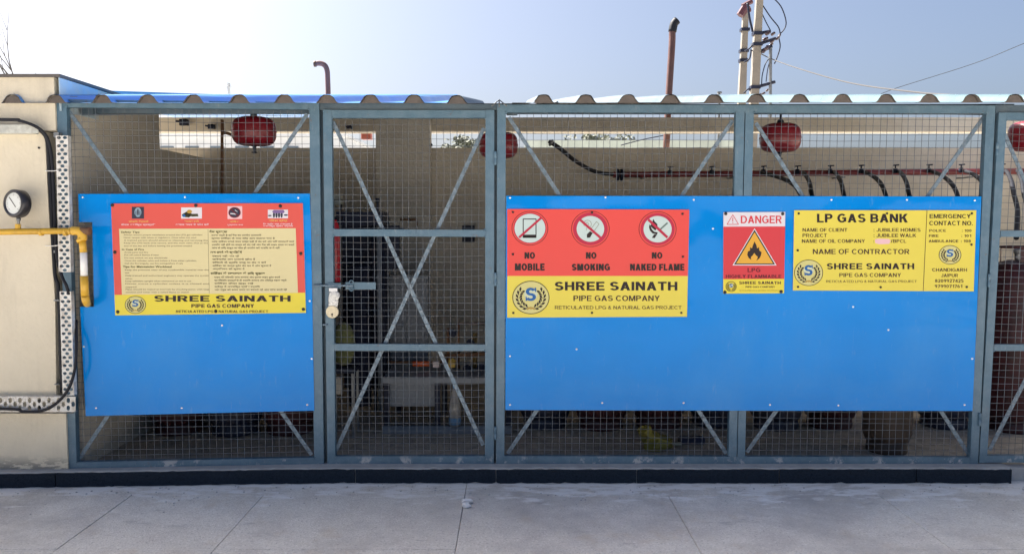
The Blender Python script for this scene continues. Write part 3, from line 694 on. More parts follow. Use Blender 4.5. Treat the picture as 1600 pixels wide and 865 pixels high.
def txt_is_block(t_, bold): return bold != 0.045 and all(c_ in BLOCKCH for c_ in t_)
class Sign:
    def __init__(s, F, corners, label, name='sign_board', base=-0.010, cat='sign'):
        s.F = F; c = [F(x, y, base) for x, y in corners]
        s.base = base; ctr = sum(c, Vector()) / 4
        s.t = thing(name, label, cat, tuple(ctr)); s.corners = corners
        fr = c; bk = [v + Vector((0, 0.003, 0)) for v in c]
        s.board = MB().prism([fr[0], fr[3], fr[2], fr[1]], [bk[0], bk[3], bk[2], bk[1]]).build('board', white_m, s.t)
    def pt(s, x, y, l): return s.F(x, y, s.base - LAY * l)
    def poly(s, polys, m, l=1, name='print', par=None):
        mb = MB()
        for q in polys:
            vs_ = [s.pt(x, y, l) for x, y in q]; mb.add(vs_[::-1], [tuple(range(len(q)))])
        return mb.build(name, m, par or s.board)
    def tris(s, vs2, fs, m, l, name, par=None):
        return MB().add([s.pt(x, y, l) for x, y in vs2], fs).build(name, m, par or s.board)
    def text(s, lines, m, l=2, bold=0.0, name='lettering'):
        """lines: (text, x0, ytop, x1, ybottom) boxes of the capital letters"""
        for t_, x0, y0, x1, y1 in lines:
            vs2, fs = text_mesh(t_, bold)
            if not vs2: continue
            ax = min(v[0] for v in vs2); bx = max(v[0] for v in vs2)
            if txt_is_block(t_, bold): cy0, cy1 = 0.0, 1.0
            else:
                ca, _ = text_mesh('H', 0.045); cy0 = min(v[1] for v in ca); cy1 = max(v[1] for v in ca)
            out = [s.pt(x0 + (vx - ax) / max(1e-4, bx - ax) * (x1 - x0), y1 - (vy - cy0) / (cy1 - cy0) * (y1 - y0), l) + Vector((0, -dz, 0)) for vx, vy, dz in vs2]
            MB().add(out, fs).build(name, m, s.board)
    def screws(s, pts, r=0.0095):
        for x, y in pts:
            c = s.F(x, y, s.base - LAY * 3)
            MB().lathe([(r, 0), (r * 0.95, 0.002), (r * 0.6, 0.004), (r * 0.25, 0.0045)], c, 10, (0, -1, 0)).build('screw', screw_m, s.board, smooth=True)
def disc(cx, cy, rx, ry=None, n=40): ry = ry or rx; return [(cx + rx * math.cos(2 * math.pi * k / n), cy + ry * math.sin(2 * math.pi * k / n)) for k in range(n)]
def ringq(cx, cy, rx, ry, w_, n=48):
    o = []
    for k in range(n):
        a, b = 2 * math.pi * k / n, 2 * math.pi * (k + 1) / n
        o.append([(cx + rx * math.cos(a), cy + ry * math.sin(a)), (cx + rx * math.cos(b), cy + ry * math.sin(b)),
                  (cx + (rx - w_) * math.cos(b), cy + (ry - w_) * math.sin(b)), (cx + (rx - w_) * math.cos(a), cy + (ry - w_) * math.sin(a))])
    return o
def stroke(pts, w_):
    o = []
    for (x0, y0), (x1, y1) in zip(pts, pts[1:]):
        d = Vector((x1 - x0, y1 - y0)); d.normalize(); n = Vector((-d.y, d.x)) * w_ / 2
        o.append([(x0 + n.x, y0 + n.y), (x0 - n.x, y0 - n.y), (x1 - n.x, y1 - n.y), (x1 + n.x, y1 + n.y)])
    return o
def emblem(s, cx, cy, rx, ry, l=2):
    k = rx / 29.0; ky = ry / 29.0
    if rx > 12: s.poly([disc(cx, cy, rx * 0.97, ry * 0.97)], s_cream if False else inkp('print_emblem_ground', (222, 214, 140)), l, 'emblem_ground')
    s.poly(ringq(cx, cy, rx, ry, max(0.9, 1.2 * k)), s_leaf, l + 1, 'emblem_ring')
    leaves = []
    for sgn in (-1, 1):
        for i in range(7):
            a = R(50 + i * 17.5)                      # angle down from the top along each side
            for rr, turn, L, W in ((21.5, 30, 4.3, 1.9), (16.0, -38, 4.0, 1.8)):
                px = cx + sgn * math.sin(a) * rr * k; py = cy - math.cos(a) * rr * ky
                ang = a + R(turn)                     # leaves point up along the branch, fanned in and out
                dx, dy = -sgn * math.cos(ang), -math.sin(ang)
                if turn < 0: dx, dy = -sgn * math.cos(a + R(turn)), -math.sin(a + R(turn))
                nx_, ny_ = -dy, dx
                leaves.append([(px + dx * L * k, py + dy * L * k), (px + (nx_ * W + dx) * k, py + (ny_ * W + dy) * k), (px - dx * L * k, py - dy * L * k), (px - (nx_ * W - dx) * k, py - (ny_ * W - dy) * k)])
    s.poly(leaves, s_dark, l + 1, 'emblem_wreath')
    s.poly(stroke([(cx - 6 * k, cy + 21 * ky), (cx, cy + 17 * ky), (cx + 6 * k, cy + 21 * ky)], 1.6 * k) + stroke([(cx - 5 * k, cy + 17 * ky), (cx, cy + 20 * ky), (cx + 5 * k, cy + 17 * ky)], 1.2 * k), s_gold, l + 2, 'emblem_ribbon')
    s.poly([disc(cx, cy - 6 * ky, 10.5 * k, 11 * ky, 24)], inkp('print_emblem_centre', (214, 222, 190)), l + 2, 'emblem_centre')
    s.text([('S', cx - 8.0 * k, cy - 17.0 * ky, cx + 8.0 * k, cy + 6 * ky)], s_blue, l + 3, 0.021, 'emblem_letter')
    s.poly([[(cx + 5.6 * k, cy - 16.5 * ky), (cx + 8.2 * k, cy - 17.2 * ky), (cx + 8.2 * k, cy - 9.5 * ky), (cx + 6.8 * k, cy - 9.5 * ky)],
            [(cx - 5.6 * k, cy + 5.5 * ky), (cx - 8.2 * k, cy + 6.2 * ky), (cx - 8.2 * k, cy - 1.5 * ky), (cx - 6.8 * k, cy - 1.5 * ky)]], s_blue, l + 3.2, 'emblem_serif')
def sun_txt(s, cols):
    for m, bold, lines in cols: s.text(lines, m, 2, bold)

# ---- sign 1 : safety instructions (left)
S1 = Sign(PL, [(173.5, 318), (473, 317.5), (478, 488.5), (180, 492.5)], 'red and yellow safety instruction board with cream text panel, on the left blue sheet')
S1.poly([[(173.5, 318), (473, 317.5), (477, 457), (179, 460.5)]], s_redl, 1, 'red_field')
S1.poly([[(179, 460.5), (477, 457), (478, 488.5), (180, 492.5)]], s_yel2, 1, 'yellow_field')
S1.poly([[(186, 357.5), (462, 356.5), (465.5, 457.3), (190.5, 460.2)]], s_cream, 2, 'cream_field')
def fine(lines, bold=0.012, m=s_fine):
    S1.text([(t_, x0, y - h * 0.62, x1, y + h * 0.62) for t_, x0, y, x1, h in lines], m, 3, bold)
def sk(x, y): return x + (y - 360) * 0.035
E = [('Always ensure proper ventilation around the LPG gas cylinders', 193, 366.8, 316, 1.9), ('Never tamper with valves or regulators. Close when not used', 193, 371, 306, 1.9),
     ('A trained person should attend to cleaning and servicing the', 193, 375.3, 324, 1.9), ('Keep the LPG bank area secure, and the main valve shut at the', 193, 379.5, 324, 1.9),
     ('end of the day and before leaving the premises unused', 193, 384, 299, 1.9),
     ('Avoid panic and fire', 193, 394, 230, 1.9), ('Put off naked flames if near', 193, 398.2, 247, 1.9), ('Do not switch on any electricals', 193, 402.7, 260, 1.9),
     ('Close the cylinder valve and isolate it from other cylinders', 193, 407, 305, 1.9), ('Call the fire brigade, use fire extinguishers if safe', 193, 411.3, 284, 1.9),
     ('Keep the premises clear of any combustible material near the', 193, 421.4, 324, 1.9), ('bank', 193, 426, 200, 1.9),
     ('Only trained and authorised engineers may operate the system', 193, 430.3, 324, 1.9), ('valves', 193, 435, 204, 1.9), ('Keep cylinders upright when connected or not in use', 193, 438.9, 296, 1.9),
     ('Never move a cylinder unless it is closed and', 193, 443, 324, 1.9), ('capped', 193, 448, 210, 1.9), ('Pipes should be tested at intervals by checking joints with soap', 193, 451.8, 324, 1.9), ('solution and never with a naked flame or match', 193, 456.2, 292, 1.9)]
fine([(t_, sk(a, y), y, sk(b, y), h) for t_, a, y, b, h in E])
fine([('Safety Tips', 189, 362.5, 218, 2.4), ('In Case of Fire', 190.5, 389.5, 225, 2.4), ('Tips for Maintaining Workload', 192, 416.5, 268, 2.6)], 0.03, inkp('print_green_black', (84, 82, 40)))
H = [('करना जरूरी है कि गैस का उपयोग सावधानी', 332, 367.5, 409, 2), ('कृपया सिलेंडर के पास कोई आग जलाना मना है', 332, 372.3, 430, 2), ('रसोई सिलेंडर लगाते समय वाल्व सही से बंद करें और फिर सावधानी बरतें', 332, 377.3, 460, 2),
     ('उपयोग नहीं होने पर वाल्व को बंद रखें और गैस की पाइप समय पर बदलें', 332, 382.3, 460, 2), ('जांच के लिए साबुन का घोल ही उपयोग करें माचिस कभी नहीं', 332, 387.3, 437, 2),
     ('घबराएं नहीं शांत रहें', 332, 400, 373, 2), ('खिड़कियां और दरवाजे खोल दें', 332, 405, 398, 2), ('बिजली के स्विच चालू या बंद न करें', 332, 410, 415, 2), ('सिलेंडर का वाल्व तुरंत बंद कर दें और सूचना दें', 332, 415, 423, 2), ('अग्निशमन को सूचना दें', 332, 420, 381, 2),
     ('पाइप की नियमित जांच करवाएं और पुराना पाइप तुरंत बदलें', 334, 433, 436, 2), ('प्रशिक्षित व्यक्ति से ही सर्विस करवाएं और रिकॉर्ड रखना जरूरी', 334, 437.8, 446, 2), ('सिलेंडर सीधा खड़ा रखें', 334, 442.7, 394, 2), ('क्षेत्र में अनधिकृत प्रवेश वर्जित', 334, 447.6, 404, 2), ('रबर ट्यूब को समय समय पर बदलते रहें और जांच करते रहें', 334, 452.4, 446, 2)]
fine([(t_, sk(a, y) - 2, y, sk(b, y) - 1, h) for t_, a, y, b, h in H], 0.02, inkp('print_hindi_grey', (112, 104, 78)))
fine([('गैस सुरक्षा', 327, 362, 355, 2.6), ('आग लगने की स्थिति में', 328, 394, 378, 2.6), ('सिलेंडर के रखरखाव के लिए सुझाव', 329, 427, 414, 2.6)], 0.035, inkp('print_green_black', (84, 82, 40)))
S1.poly(stroke([(325, 358), (327, 458)], 0.5), s_fine, 3, 'column_rule')
# small pictures on the red band
def pic(cells, frame, ground):
    S1.poly([[(frame[0], frame[1]), (frame[2], frame[1]), (frame[2], frame[3]), (frame[0], frame[3])]], ground, 2, 'picture_ground')
    for i, (polys, m) in enumerate(cells): S1.poly(polys, m, 3 + i * 0.5, 'picture')
pic([([disc(215.5, 331.5, 5.4, 7.5, 16)], s_lblue), ([disc(215.5, 331.5, 1.4, 5.5, 10), disc(212.4, 333, 0.7, 4.8, 8), disc(218.6, 333, 0.7, 4.8, 8)], s_navy)], (206, 323, 225, 341.5), s_navy)
pic([([disc(291, 336, 7, 3.4, 12), [(286, 334), (294, 329), (302, 336), (294, 340)], [(299, 334), (309, 334), (310, 338), (299, 338.5)]], s_leaf), ([disc(296, 330.5, 4, 3, 10)], s_gold), ([disc(287.5, 337, 2.4, 2.2, 8)], s_blue)], (283, 324, 315.5, 341.5), s_white)
pic([([disc(366.5, 332, 9.3, 8.2, 24)], s_navy), (ringq(366.5, 332, 9.5, 8.4, 1.6, 24), s_maroon), (stroke([(360, 333.5), (370, 334.5)], 1.6) + stroke([(367, 328), (371, 331)], 0.8), s_white), (stroke([(360, 326), (373, 338)], 1.5), s_maroon)], (355.5, 322, 378.5, 342), s_pink)
pic([([disc(428 + i * 4, 335.5, 1.8, 5, 8) for i in range(4)] + [disc(421.5, 336.8, 3, 1.2, 8), disc(446.5, 336, 3.5, 1.2, 8)], s_navy), ([[(425, 331), (428, 328), (443, 328), (445, 331), (443, 333), (428, 333)]], inkp('print_mauve', (130, 104, 160)))], (418.5, 327.5, 450, 341), s_white)
S1.text([('जोखिम चेतावनी', 201, 344.8, 232, 347.4), ('सावधानी', 288, 344.5, 311, 347), ('निषेध', 359, 345, 374, 347.4), ('सिलेंडर क्षेत्र', 420, 343.2, 449, 346)], s_oran, 3, 0.05)
S1.text([('केवल अधिकृत व्यक्ति', 189, 349.8, 243, 352), ('आपात समय में फोन करें', 274, 349.6, 326, 352), ('धूम्रपान मना', 355, 350.2, 380, 352), ('वैध प्रवेश पत्र आवश्यक है', 411, 348.8, 457, 351), ('अनधिकृत प्रवेश वर्जित', 411, 352, 458, 354)], s_pink, 3, 0.045)
emblem(S1, 211.5, 476, 16.5, 13.8)
S1.text([('SHREE SAINATH', 241, 461.6, 454, 470.8)], s_dark, 3, 0.030)
S1.text([('PIPE GAS COMPANY', 299, 474.8, 397, 480.4)], s_text, 3, 0.022)
S1.text([('RETICULATED LPG & NATURAL GAS PROJECT', 275, 484.4, 419, 488.2)], s_text, 3, 0.016)
S1.screws([(175.5, 320.5), (306, 321), (438, 322), (179.5, 394), (470, 396), (184, 487), (474, 483), (337, 486)])

# ---- sign 2 : prohibitions
S2 = Sign(P, [(792.5, 326.5), (1077, 327.5), (1073.5, 494.5), (792.5, 496)], 'red and yellow prohibition board with three barred circles, nearest the gate')
S2.poly([[(792.5, 326.5), (1077, 327.5), (1074.7, 431), (792.5, 431)]], s_red, 1, 'red_field')
S2.poly([[(792.5, 431), (1074.7, 431), (1073.5, 494.5), (792.5, 496)]], s_yel, 1, 'yellow_field')
def prohib(cx, cy, rw, rin, bar_pts, barw, content):
    S2.poly(ringq(cx, cy, rw, rw * 0.94, 0.9), s_maroon, 2, 'outer_line')
    S2.poly([disc(cx, cy, rw - 3, (rw - 3) * 0.94)], s_crim, 2, 'red_ring')
    S2.poly([disc(cx, cy, rin, rin * 0.94)], s_mint, 3, 'white_disc')
    for polys, m in content: S2.poly(polys, m, 4, 'pictogram')
    S2.poly(stroke(bar_pts, barw), s_crim, 5, 'bar')
prohib(828, 356.5, 28.5, 24, [(811, 371), (846, 340)], 3.4,
       [(stroke([(817.5, 342), (837.5, 342), (837.5, 370), (817.5, 370), (817.5, 342)], 1.4) + [[(817, 366.5), (838, 366.5), (838, 371.5), (817, 371.5)]], s_dark)])
arc = [(918 + 6 * math.cos(R(a)), 350 + 6 * math.sin(R(a))) for a in range(150, 420, 20)]
prohib(922.5, 357.5, 30, 21.5, [(906, 343), (939, 372)], 3.8,
       [(stroke(arc, 0.7) + stroke([(915, 349), (918, 347), (920, 350), (917, 355), (916, 360)], 0.6) + stroke([(926, 364), (936, 350), (932, 346), (923, 358)], 0.7), s_fine),
        ([[(917, 366), (922, 361), (926, 364), (922, 371), (917, 371.5)]], s_dark)])
prohib(1027.5, 358, 29.5, 22, [(1013, 343), (1043, 371)], 4.0,
       [([[(1021, 342), (1023, 346), (1027, 350), (1027.5, 355), (1024, 360), (1020, 357), (1016, 353), (1019, 348)], [(1015, 350), (1014, 355), (1015.5, 360), (1019.5, 364.5), (1026.5, 366), (1028, 363), (1022, 362), (1018.5, 358)], [(1022, 366), (1026.5, 366), (1023, 372), (1018.5, 371.5)]], s_dark),
        (stroke([(1032, 358), (1043, 348)], 2.6), inkp('print_grey_green', (110, 130, 124)))])
S2.text([('NO', 819.5, 394, 836, 404), ('MOBILE', 804.5, 411.5, 851, 422.5), ('NO', 915.5, 394, 932, 404), ('SMOKING', 893.5, 412, 953, 422.5), ('NO', 1018.5, 394, 1035, 404), ('NAKED FLAME', 984.5, 412, 1069.5, 422.5)], s_dark, 3, 0.065)
emblem(S2, 829.5, 464.5, 29, 26)
S2.text([('SHREE SAINATH', 867, 440, 1058.5, 453.5)], s_dark, 3, 0.028)
S2.text([('PIPE GAS COMPANY', 896, 461.5, 1031, 470)], s_text, 3, 0.018)
S2.text([('RETICULATED LPG & NATURAL GAS PROJECT', 867, 477.5, 1065, 482.8)], s_text, 3, 0.010)
S2.screws([(801.5, 331.5), (925, 332), (1066.5, 334), (801.5, 397), (1067, 401), (802, 488.5), (925, 488.5), (1064.5, 488.5)], 0.0065)

# ---- sign 3 : danger
S3 = Sign(P, [(1130.5, 331.5), (1227, 331), (1225, 458), (1130, 458.5)], 'small upright red danger sign with a flame in a yellow triangle')
S3.poly([[(1130.5, 331.5), (1227, 331), (1226.7, 353.5), (1130.4, 354)]], s_white, 1, 'white_field')
S3.poly([[(1130.4, 354), (1226.7, 353.5), (1225.3, 435.5), (1130.1, 436)]], s_dred, 1, 'red_field')
S3.poly([[(1130.1, 436), (1225.3, 435.5), (1225, 458), (1130, 458.5)]], s_yel2, 1, 'yellow_field')
def tri(cx, yt, yb_, hw): return [(cx, yt), (cx - hw, yb_), (cx + hw, yb_)]
S3.poly([tri(1179, 356.5, 414.5, 34.5)], s_white, 2, 'triangle_border')
S3.poly([tri(1179, 359, 413, 32)], s_dark, 3, 'triangle_line')
S3.poly([tri(1179, 362.5, 411.3, 28.8)], s_amber, 4, 'triangle')
fl = [(1179, 377), (1182, 383), (1183, 388), (1186, 386), (1186.5, 391), (1190, 394), (1189, 399), (1187, 403), (1183, 406.5), (1175, 406.5), (1170, 403), (1167.5, 398), (1168.5, 393), (1172, 391), (1172, 386), (1175, 388), (1176.5, 383)]
mb = MB(); cc = (1178.5, 397)
S3.poly([[cc, fl[i], fl[(i + 1) % len(fl)]] for i in range(len(fl))], s_dark, 5, 'flame')
S3.poly([[(1178.5, 395), (1181.5, 399), (1184, 401), (1183, 405), (1180, 408), (1176, 408), (1173.5, 405), (1173.5, 401), (1176, 399)]], s_amber, 6, 'flame_heart')
t3 = [(1145, 335.5), (1136, 350.5), (1154, 350.5), (1145, 335.5)]
S3.poly(stroke(t3, 1.0) + stroke([(1145, 340), (1145, 346)], 1.2) + [disc(1145, 348.3, 0.8, 0.8, 8)], s_dred, 2, 'warning_triangle')
S3.text([('DANGER', 1157.5, 337, 1221.5, 348.8)], s_dred, 2, 0.015)
S3.text([('LPG', 1168, 418.5, 1188, 425)], s_maroon, 2, 0.02)
S3.text([('HIGHLY FLAMMABLE', 1134, 429, 1221, 434.2)], s_maroon, 2, 0.03)
emblem(S3, 1142.5, 447.5, 8.5, 8)
S3.text([('SHREE SAINATH', 1155, 439.3, 1220, 443.8)], s_text, 2, 0.02)
S3.text([('PIPE GAS COMPANY', 1165, 446.6, 1211, 449.3)], s_text, 2, 0.012)
S3.text([('RETICULATED LPG & NATURAL GAS PROJECT', 1155, 452.5, 1218, 454.6)], s_gold, 2, 0.01)
S3.screws([(1134, 333.8), (1223, 334), (1132.8, 456.5), (1220.5, 455.5)], 0.0095)

# ---- sign 4 : gas bank details
S4 = Sign(P, [(1241, 328.5), (1525.5, 328.5), (1521.5, 455), (1239, 453.5)], 'yellow gas bank details board at right with emergency contact column')
S4.poly([[(1241, 328.5), (1525.5, 328.5), (1521.5, 455), (1239, 453.5)]], s_yel, 1, 'yellow_field')
S4.poly(stroke([(1448.5, 328.6), (1442.5, 454.5)], 0.9), s_text, 2, 'column_rule')
S4.text([('LP GAS BANK', 1276.5, 334, 1418.5, 347.5)], s_dark, 2, 0.022)
S4.text([('NAME OF CLIENT', 1254, 356.4, 1324, 361.8), ('PROJECT', 1254, 365, 1292, 370.4), ('NAME OF OIL COMPANY', 1253, 373.8, 1351.5, 379.2), (': JUBILEE HOMES', 1365, 356.4, 1438.5, 361.8),
         (': JUBILEE WALK', 1365, 365, 1431.5, 370.4), (':', 1364.5, 374.3, 1365.5, 379), ('/BPCL', 1392, 374, 1416, 379.2)], s_text, 2, 0.016)
S4.poly([[(1367, 374), (1372, 372.8), (1389, 373.2), (1391.5, 376), (1389.5, 380.8), (1374, 381.5), (1367.5, 379.5)]], s_pink, 2, 'paint_patch')
S4.text([('NAME OF CONTRACTOR', 1270, 389, 1421, 396.8)], s_text, 2, 0.018)
emblem(S4, 1263.5, 426, 22.5, 20.5)
S4.text([('SHREE SAINATH', 1292, 411.2, 1428.5, 420.5)], s_dark, 2, 0.024)
S4.text([('PIPE GAS COMPANY', 1311.5, 426.5, 1408, 432.5)], s_text, 2, 0.016)
S4.text([('RETICULATED LPG & NATURAL GAS PROJECT', 1291, 437.5, 1432.5, 441.2)], s_text, 2, 0.010)
S4.text([('EMERGENCY', 1452.5, 334.5, 1517, 341), ('CONTACT NO.', 1452, 345.2, 1520, 352)], s_dark, 2, 0.018)
S4.text([('POLICE', 1452, 358.2, 1478, 362.2), ('FIRE', 1451.5, 366.3, 1466.5, 370.3), ('AMBULANCE', 1451, 374.5, 1497.5, 378.6), (': 100', 1503, 358.2, 1518, 362.2), (': 101', 1502, 366.3, 1517.5, 370.3), (': 108', 1501.5, 374.5, 1517, 378.6)], s_text, 2, 0.014)
emblem(S4, 1484.5, 398, 17.5, 15)
S4.text([('CHANDIGARH', 1456.5, 418.8, 1511, 424), ('JAIPUR', 1470.5, 427.5, 1497, 432.6), ('8209927425', 1461, 436, 1505.5, 441), ('9799071761', 1460.5, 444.5, 1503.5, 449.4)], s_text, 2, 0.014)
S4.screws([(1248, 333.5), (1386, 333.5), (1518.5, 333.5), (1246.5, 391), (1518, 382), (1247, 448), (1376, 448.5), (1510.5, 448)], 0.0065)

# ================================================================== GAS PIPE, GAUGE, CABLE TRAYS
YP = -0.19
gp = thing('gas_pipe', 'yellow gas pipe with a white band turning down in front of the wall', 'pipe', tuple(P(128, 472, YP)))
a0 = P(-250, 366, YP); a1 = P(116, 360.5, YP); el = P(127, 361, YP); d0 = P(128.5, 373, YP); d1 = P(130.5, 394, YP); d2 = P(131.5, 431, YP); d3 = P(133, 462, YP); d4 = P(134, 472, YP)
MB().tube([a0, a1], 0.0165, 14).tube([P(108, 361, YP), P(112, 361, YP)], 0.0195, 14).build('horizontal_run', yellow_m, gp, smooth=True)
MB().tube(smoothpath([P(113, 360.6, YP), P(121, 360.6, YP), P(128, 364, YP), P(128.8, 375, YP)], 4), 0.0235, 14).tube([P(126, 372, YP), P(128.9, 377, YP)], 0.026, 14).build('elbow', yellow_m, gp, smooth=True)
MB().tube([P(121, 361, YP), P(141, 361, YP)], 0.021, 12).build('tee_plug', rust_m, gp, smooth=True)
MB().tube([P(128.8, 375, YP), d1], 0.0185, 14).build('upper_drop', yellow_m, gp, smooth=True)
for px in (-40, 62, 100): MB().tube([P(px, 362.5, YP), P(px + 5, 362.3, YP)], 0.0195, 12).build('coupling', yellow_m, gp, smooth=True)
MB().tube([d1, d2], 0.0178, 14).build('white_band', white_m, gp, smooth=True)
MB().tube([d2, d3], 0.0205, 14).build('lower_drop', yellow_m, gp, smooth=True)
MB().tube([d3, P(134, 468, YP + 0.005), P(136, 474, YP + 0.04), P(140, 476, 0.10)], [0.0205, 0.021, 0.019, 0.017], 12).build('return_bend', yellow_m, gp, smooth=True)
# bracket holding the pipe to the wall
MB().tube([P(40, 363, YP), P(40, 363, -0.098)], 0.008, 8).build('bracket', steel_m, gp)
gg = thing('pressure_gauge', 'round black pressure gauge with white dial standing on the yellow pipe', 'gauge', tuple(P(29, 358, YP)))
gc = P(27, 318, YP - 0.005); ax = Vector((-0.36, -1, 0.05)).normalized()
MB().lathe([(0.060, -0.03), (0.073, -0.024), (0.074, 0.0), (0.074, 0.020), (0.068, 0.027), (0.058, 0.027), (0.056, 0.020)], gc, 32, ax).build('case', mat('gauge_black', (0.02, 0.02, 0.026), 0.3, var=0.1), gg, smooth=True)
MB().lathe([(0.056, 0.0205), (0.0555, 0.0212)], gc, 32, ax).build('dial', faceGauge_m, gg)
u = ax.cross(Vector((0, 0, 1))).normalized() * -1; v_ = u.cross(ax).normalized(); 
if v_.z < 0: v_ = -v_
def gpnt(x, y, h): return gc + ax * h + u * x + v_ * y
def gquad(x0, y0, x1, y1, w_, h, mb):
    d = Vector((x1 - x0, y1 - y0)); d.normalize(); n = Vector((-d.y, d.x)) * w_ / 2
    return mb.add([gpnt(x0 + n.x, y0 + n.y, h), gpnt(x0 - n.x, y0 - n.y, h), gpnt(x1 - n.x, y1 - n.y, h), gpnt(x1 + n.x, y1 + n.y, h)], [(0, 1, 2, 3)])
nd = MB(); gquad(0.016, -0.020, -0.030, 0.032, 0.005, 0.0224, nd); nd.build('needle', screw_m, gg)
tk = MB()
for i in range(25):
    a = R(-45 + i * 270 / 24); r0 = 0.044 if i % 4 else 0.040
    gquad(r0 * math.cos(a), r0 * math.sin(a), 0.050 * math.cos(a), 0.050 * math.sin(a), 0.0012 if i % 4 else 0.002, 0.0218, tk)
tk.build('dial_marks', screw_m, gg)
MB().tube([P(29, 336, YP), P(29, 356, YP)], 0.007, 10).tube([P(29, 340, YP), P(29, 345, YP)], 0.011, 6).build('stem', steel_m, gg, smooth=True)
MB().tube([P(28, 350, YP), P(28, 357, YP)], 0.014, 8).build('adapter', yellow_m, gg)

def tray(F, x0, x1, y0, y1, vertical, parent, name, cols=2, pitch=0.0215):
    """perforated sheet strip: real staggered holes"""
    a = F(x0, y0); b = F(x1, y0); c = F(x0, y1); d = F(x1, y1)
    W = (b - a).length; H = (c - a).length
    L, Wd = (H, W) if vertical else (W, H)
    nr = max(1, round(L / pitch)); mb = MB(); pr = L / nr
    def mp(s_, t_): # s along length, t across
        uu, vv2 = (t_ / Wd, s_ / L) if vertical else (s_ / L, t_ / Wd)
        return a.lerp(b, uu).lerp(c.lerp(d, uu), vv2)
    cw = Wd / cols
    for r_ in range(nr):
        s0 = r_ * pr; s1 = s0 + pr
        if r_ % 2 == 0: cells = [(i * cw, (i + 1) * cw) for i in range(cols)]; solid = []
        else: cells = [((i + 0.5) * cw, (i + 1.5) * cw) for i in range(cols - 1)]; solid = [(0, cw / 2), (Wd - cw / 2, Wd)]
        for t0, t1 in cells:
            cs, ct = (s0 + s1) / 2, (t0 + t1) / 2; hs, ht = pr * 0.39, cw * 0.33
            inner = [(cs + hs * math.cos(R(22.5 + 45 * k)), ct + ht * math.sin(R(22.5 + 45 * k)) * 1.1) for k in range(8)]
            outer = [(s1, ct), (s1, t1), (cs, t1), (s0, t1), (s0, ct), (s0, t0), (cs, t0), (s1, t0)]
            outer = [(s1, ct + (t1 - ct) * 0.5), (s1 - 0.0, t1), (s0, t1), (s0, ct + (t1 - ct) * 0.5), (s0, ct - (t1 - ct) * 0.5), (s0, t0), (s1, t0), (s1, ct - (t1 - ct) * 0.5)]
            vs_ = [mp(*p) for p in inner] + [mp(*p) for p in outer]
            mb.add(vs_, [(k, (k + 1) % 8, 8 + (k + 1) % 8, 8 + k) for k in range(8)])
            back = [v + Vector((0, 0.0015, 0)) for v in vs_[:8]]
            mb.add(vs_[:8] + back, [(k, 8 + k, 8 + (k + 1) % 8, (k + 1) % 8) for k in range(8)])
        for t0, t1 in solid:
            mb.add([mp(s0, t0), mp(s1, t0), mp(s1, t1), mp(s0, t1)], [(0, 1, 2, 3)])
    # side flanges
    for t_ in (0, Wd):
        q = [mp(0, t_), mp(L, t_)]
        mb.add([q[0], q[1], q[1] + Vector((0, 0.03, 0)), q[0] + Vector((0, 0.03, 0))], [(0, 1, 2, 3)])
    return mb.build(name, tray_m, parent)
FT = lambda x, y: P(x, y, -0.15)
def FTs(x, y): return P(x + (y - 212) * 0.022, y, -0.15)
ct = thing('cable_tray', 'upright perforated metal cable tray beside the left steel post', 'cable tray', tuple(P(98, 645, -0.15)))
tray(FTs, 87, 106, 212, 425, True, ct, 'tray_plate')
def FTl(x, y): return P(x + (y - 455) * 0.03, y, -0.155)
tray(FTl, 93, 111, 455, 617, True, ct, 'tray_plate')
for y in (215, 395, 470, 600): MB().box(tuple(P(92, y, -0.122)), tuple(P(100, y - 5, -0.02))).build('bracket', steel_m, ct)
c2 = thing('cable_tray', 'horizontal perforated cable tray low on the cream wall', 'cable tray', tuple(P(40, 643, -0.15)))
tray(FT, -260, 118, 619, 643, False, c2, 'tray_plate', cols=2, pitch=0.026)
for x in (-60, 60): MB().box(tuple(P(x, 640, -0.13)), tuple(P(x + 5, 622, -0.095))).build('bracket', steel_m, c2)
MB().box(tuple(P(-260, 645.5, -0.152)), tuple(P(118, 643.3, -0.12))).build('lower_flange', tray_m, c2)
c3 = tag(MB().box(tuple(P(-260, 208, -0.155)), tuple(P(60, 195, -0.152))).box(tuple(P(-260, 208.5, -0.152)), tuple(P(60, 207.5, -0.101))).build('cable_tray', mat('weathered_zinc', (0.50, 0.51, 0.47), 0.55, 0.1, var=0.25, scale=14, col2=(0.3, 0.29, 0.26), mixamt=0.6)),
         'short solid grey cable tray high on the cream wall', 'cable tray')
def cable(pts, r, label, name='cable', m=black_m, n=8, cat='cable', group=None):
    return tag(MB().tube(smoothpath(pts, 6), r, n).build(name, m, smooth=True), label, cat, group)
cable([P(-260, 186, -0.165), P(0, 187, -0.165), P(30, 189, -0.17), P(52, 196, -0.17), P(68, 207, -0.14), P(77, 225, -0.125), P(82, 260, -0.12), P(85, 330, -0.12), P(89, 400, -0.125), P(97, 432, -0.15), P(104, 447, -0.165), P(110, 470, -0.12), P(113, 500, -0.02)], 0.0085,
      'thick black cable sweeping over the top tray and down beside the upright tray')
cable([P(62, 203, -0.13), P(72, 215, -0.11), P(76, 240, -0.105), P(79, 300, -0.10), P(83, 380, -0.10), P(86, 430, -0.10), P(91, 450, -0.10), P(94, 520, -0.10), P(97, 612, -0.10)], 0.010,
      'second black cable tucked in the dark chase of the left wall')
cable([P(119, 500, -0.10), P(119, 540, -0.16), P(117, 575, -0.175), P(108, 605, -0.175), P(90, 628, -0.175), P(66, 641, -0.175), P(35, 642, -0.175), P(0, 638, -0.175), P(-260, 636, -0.175)], 0.008,
      'black cable looping down to the low horizontal tray')
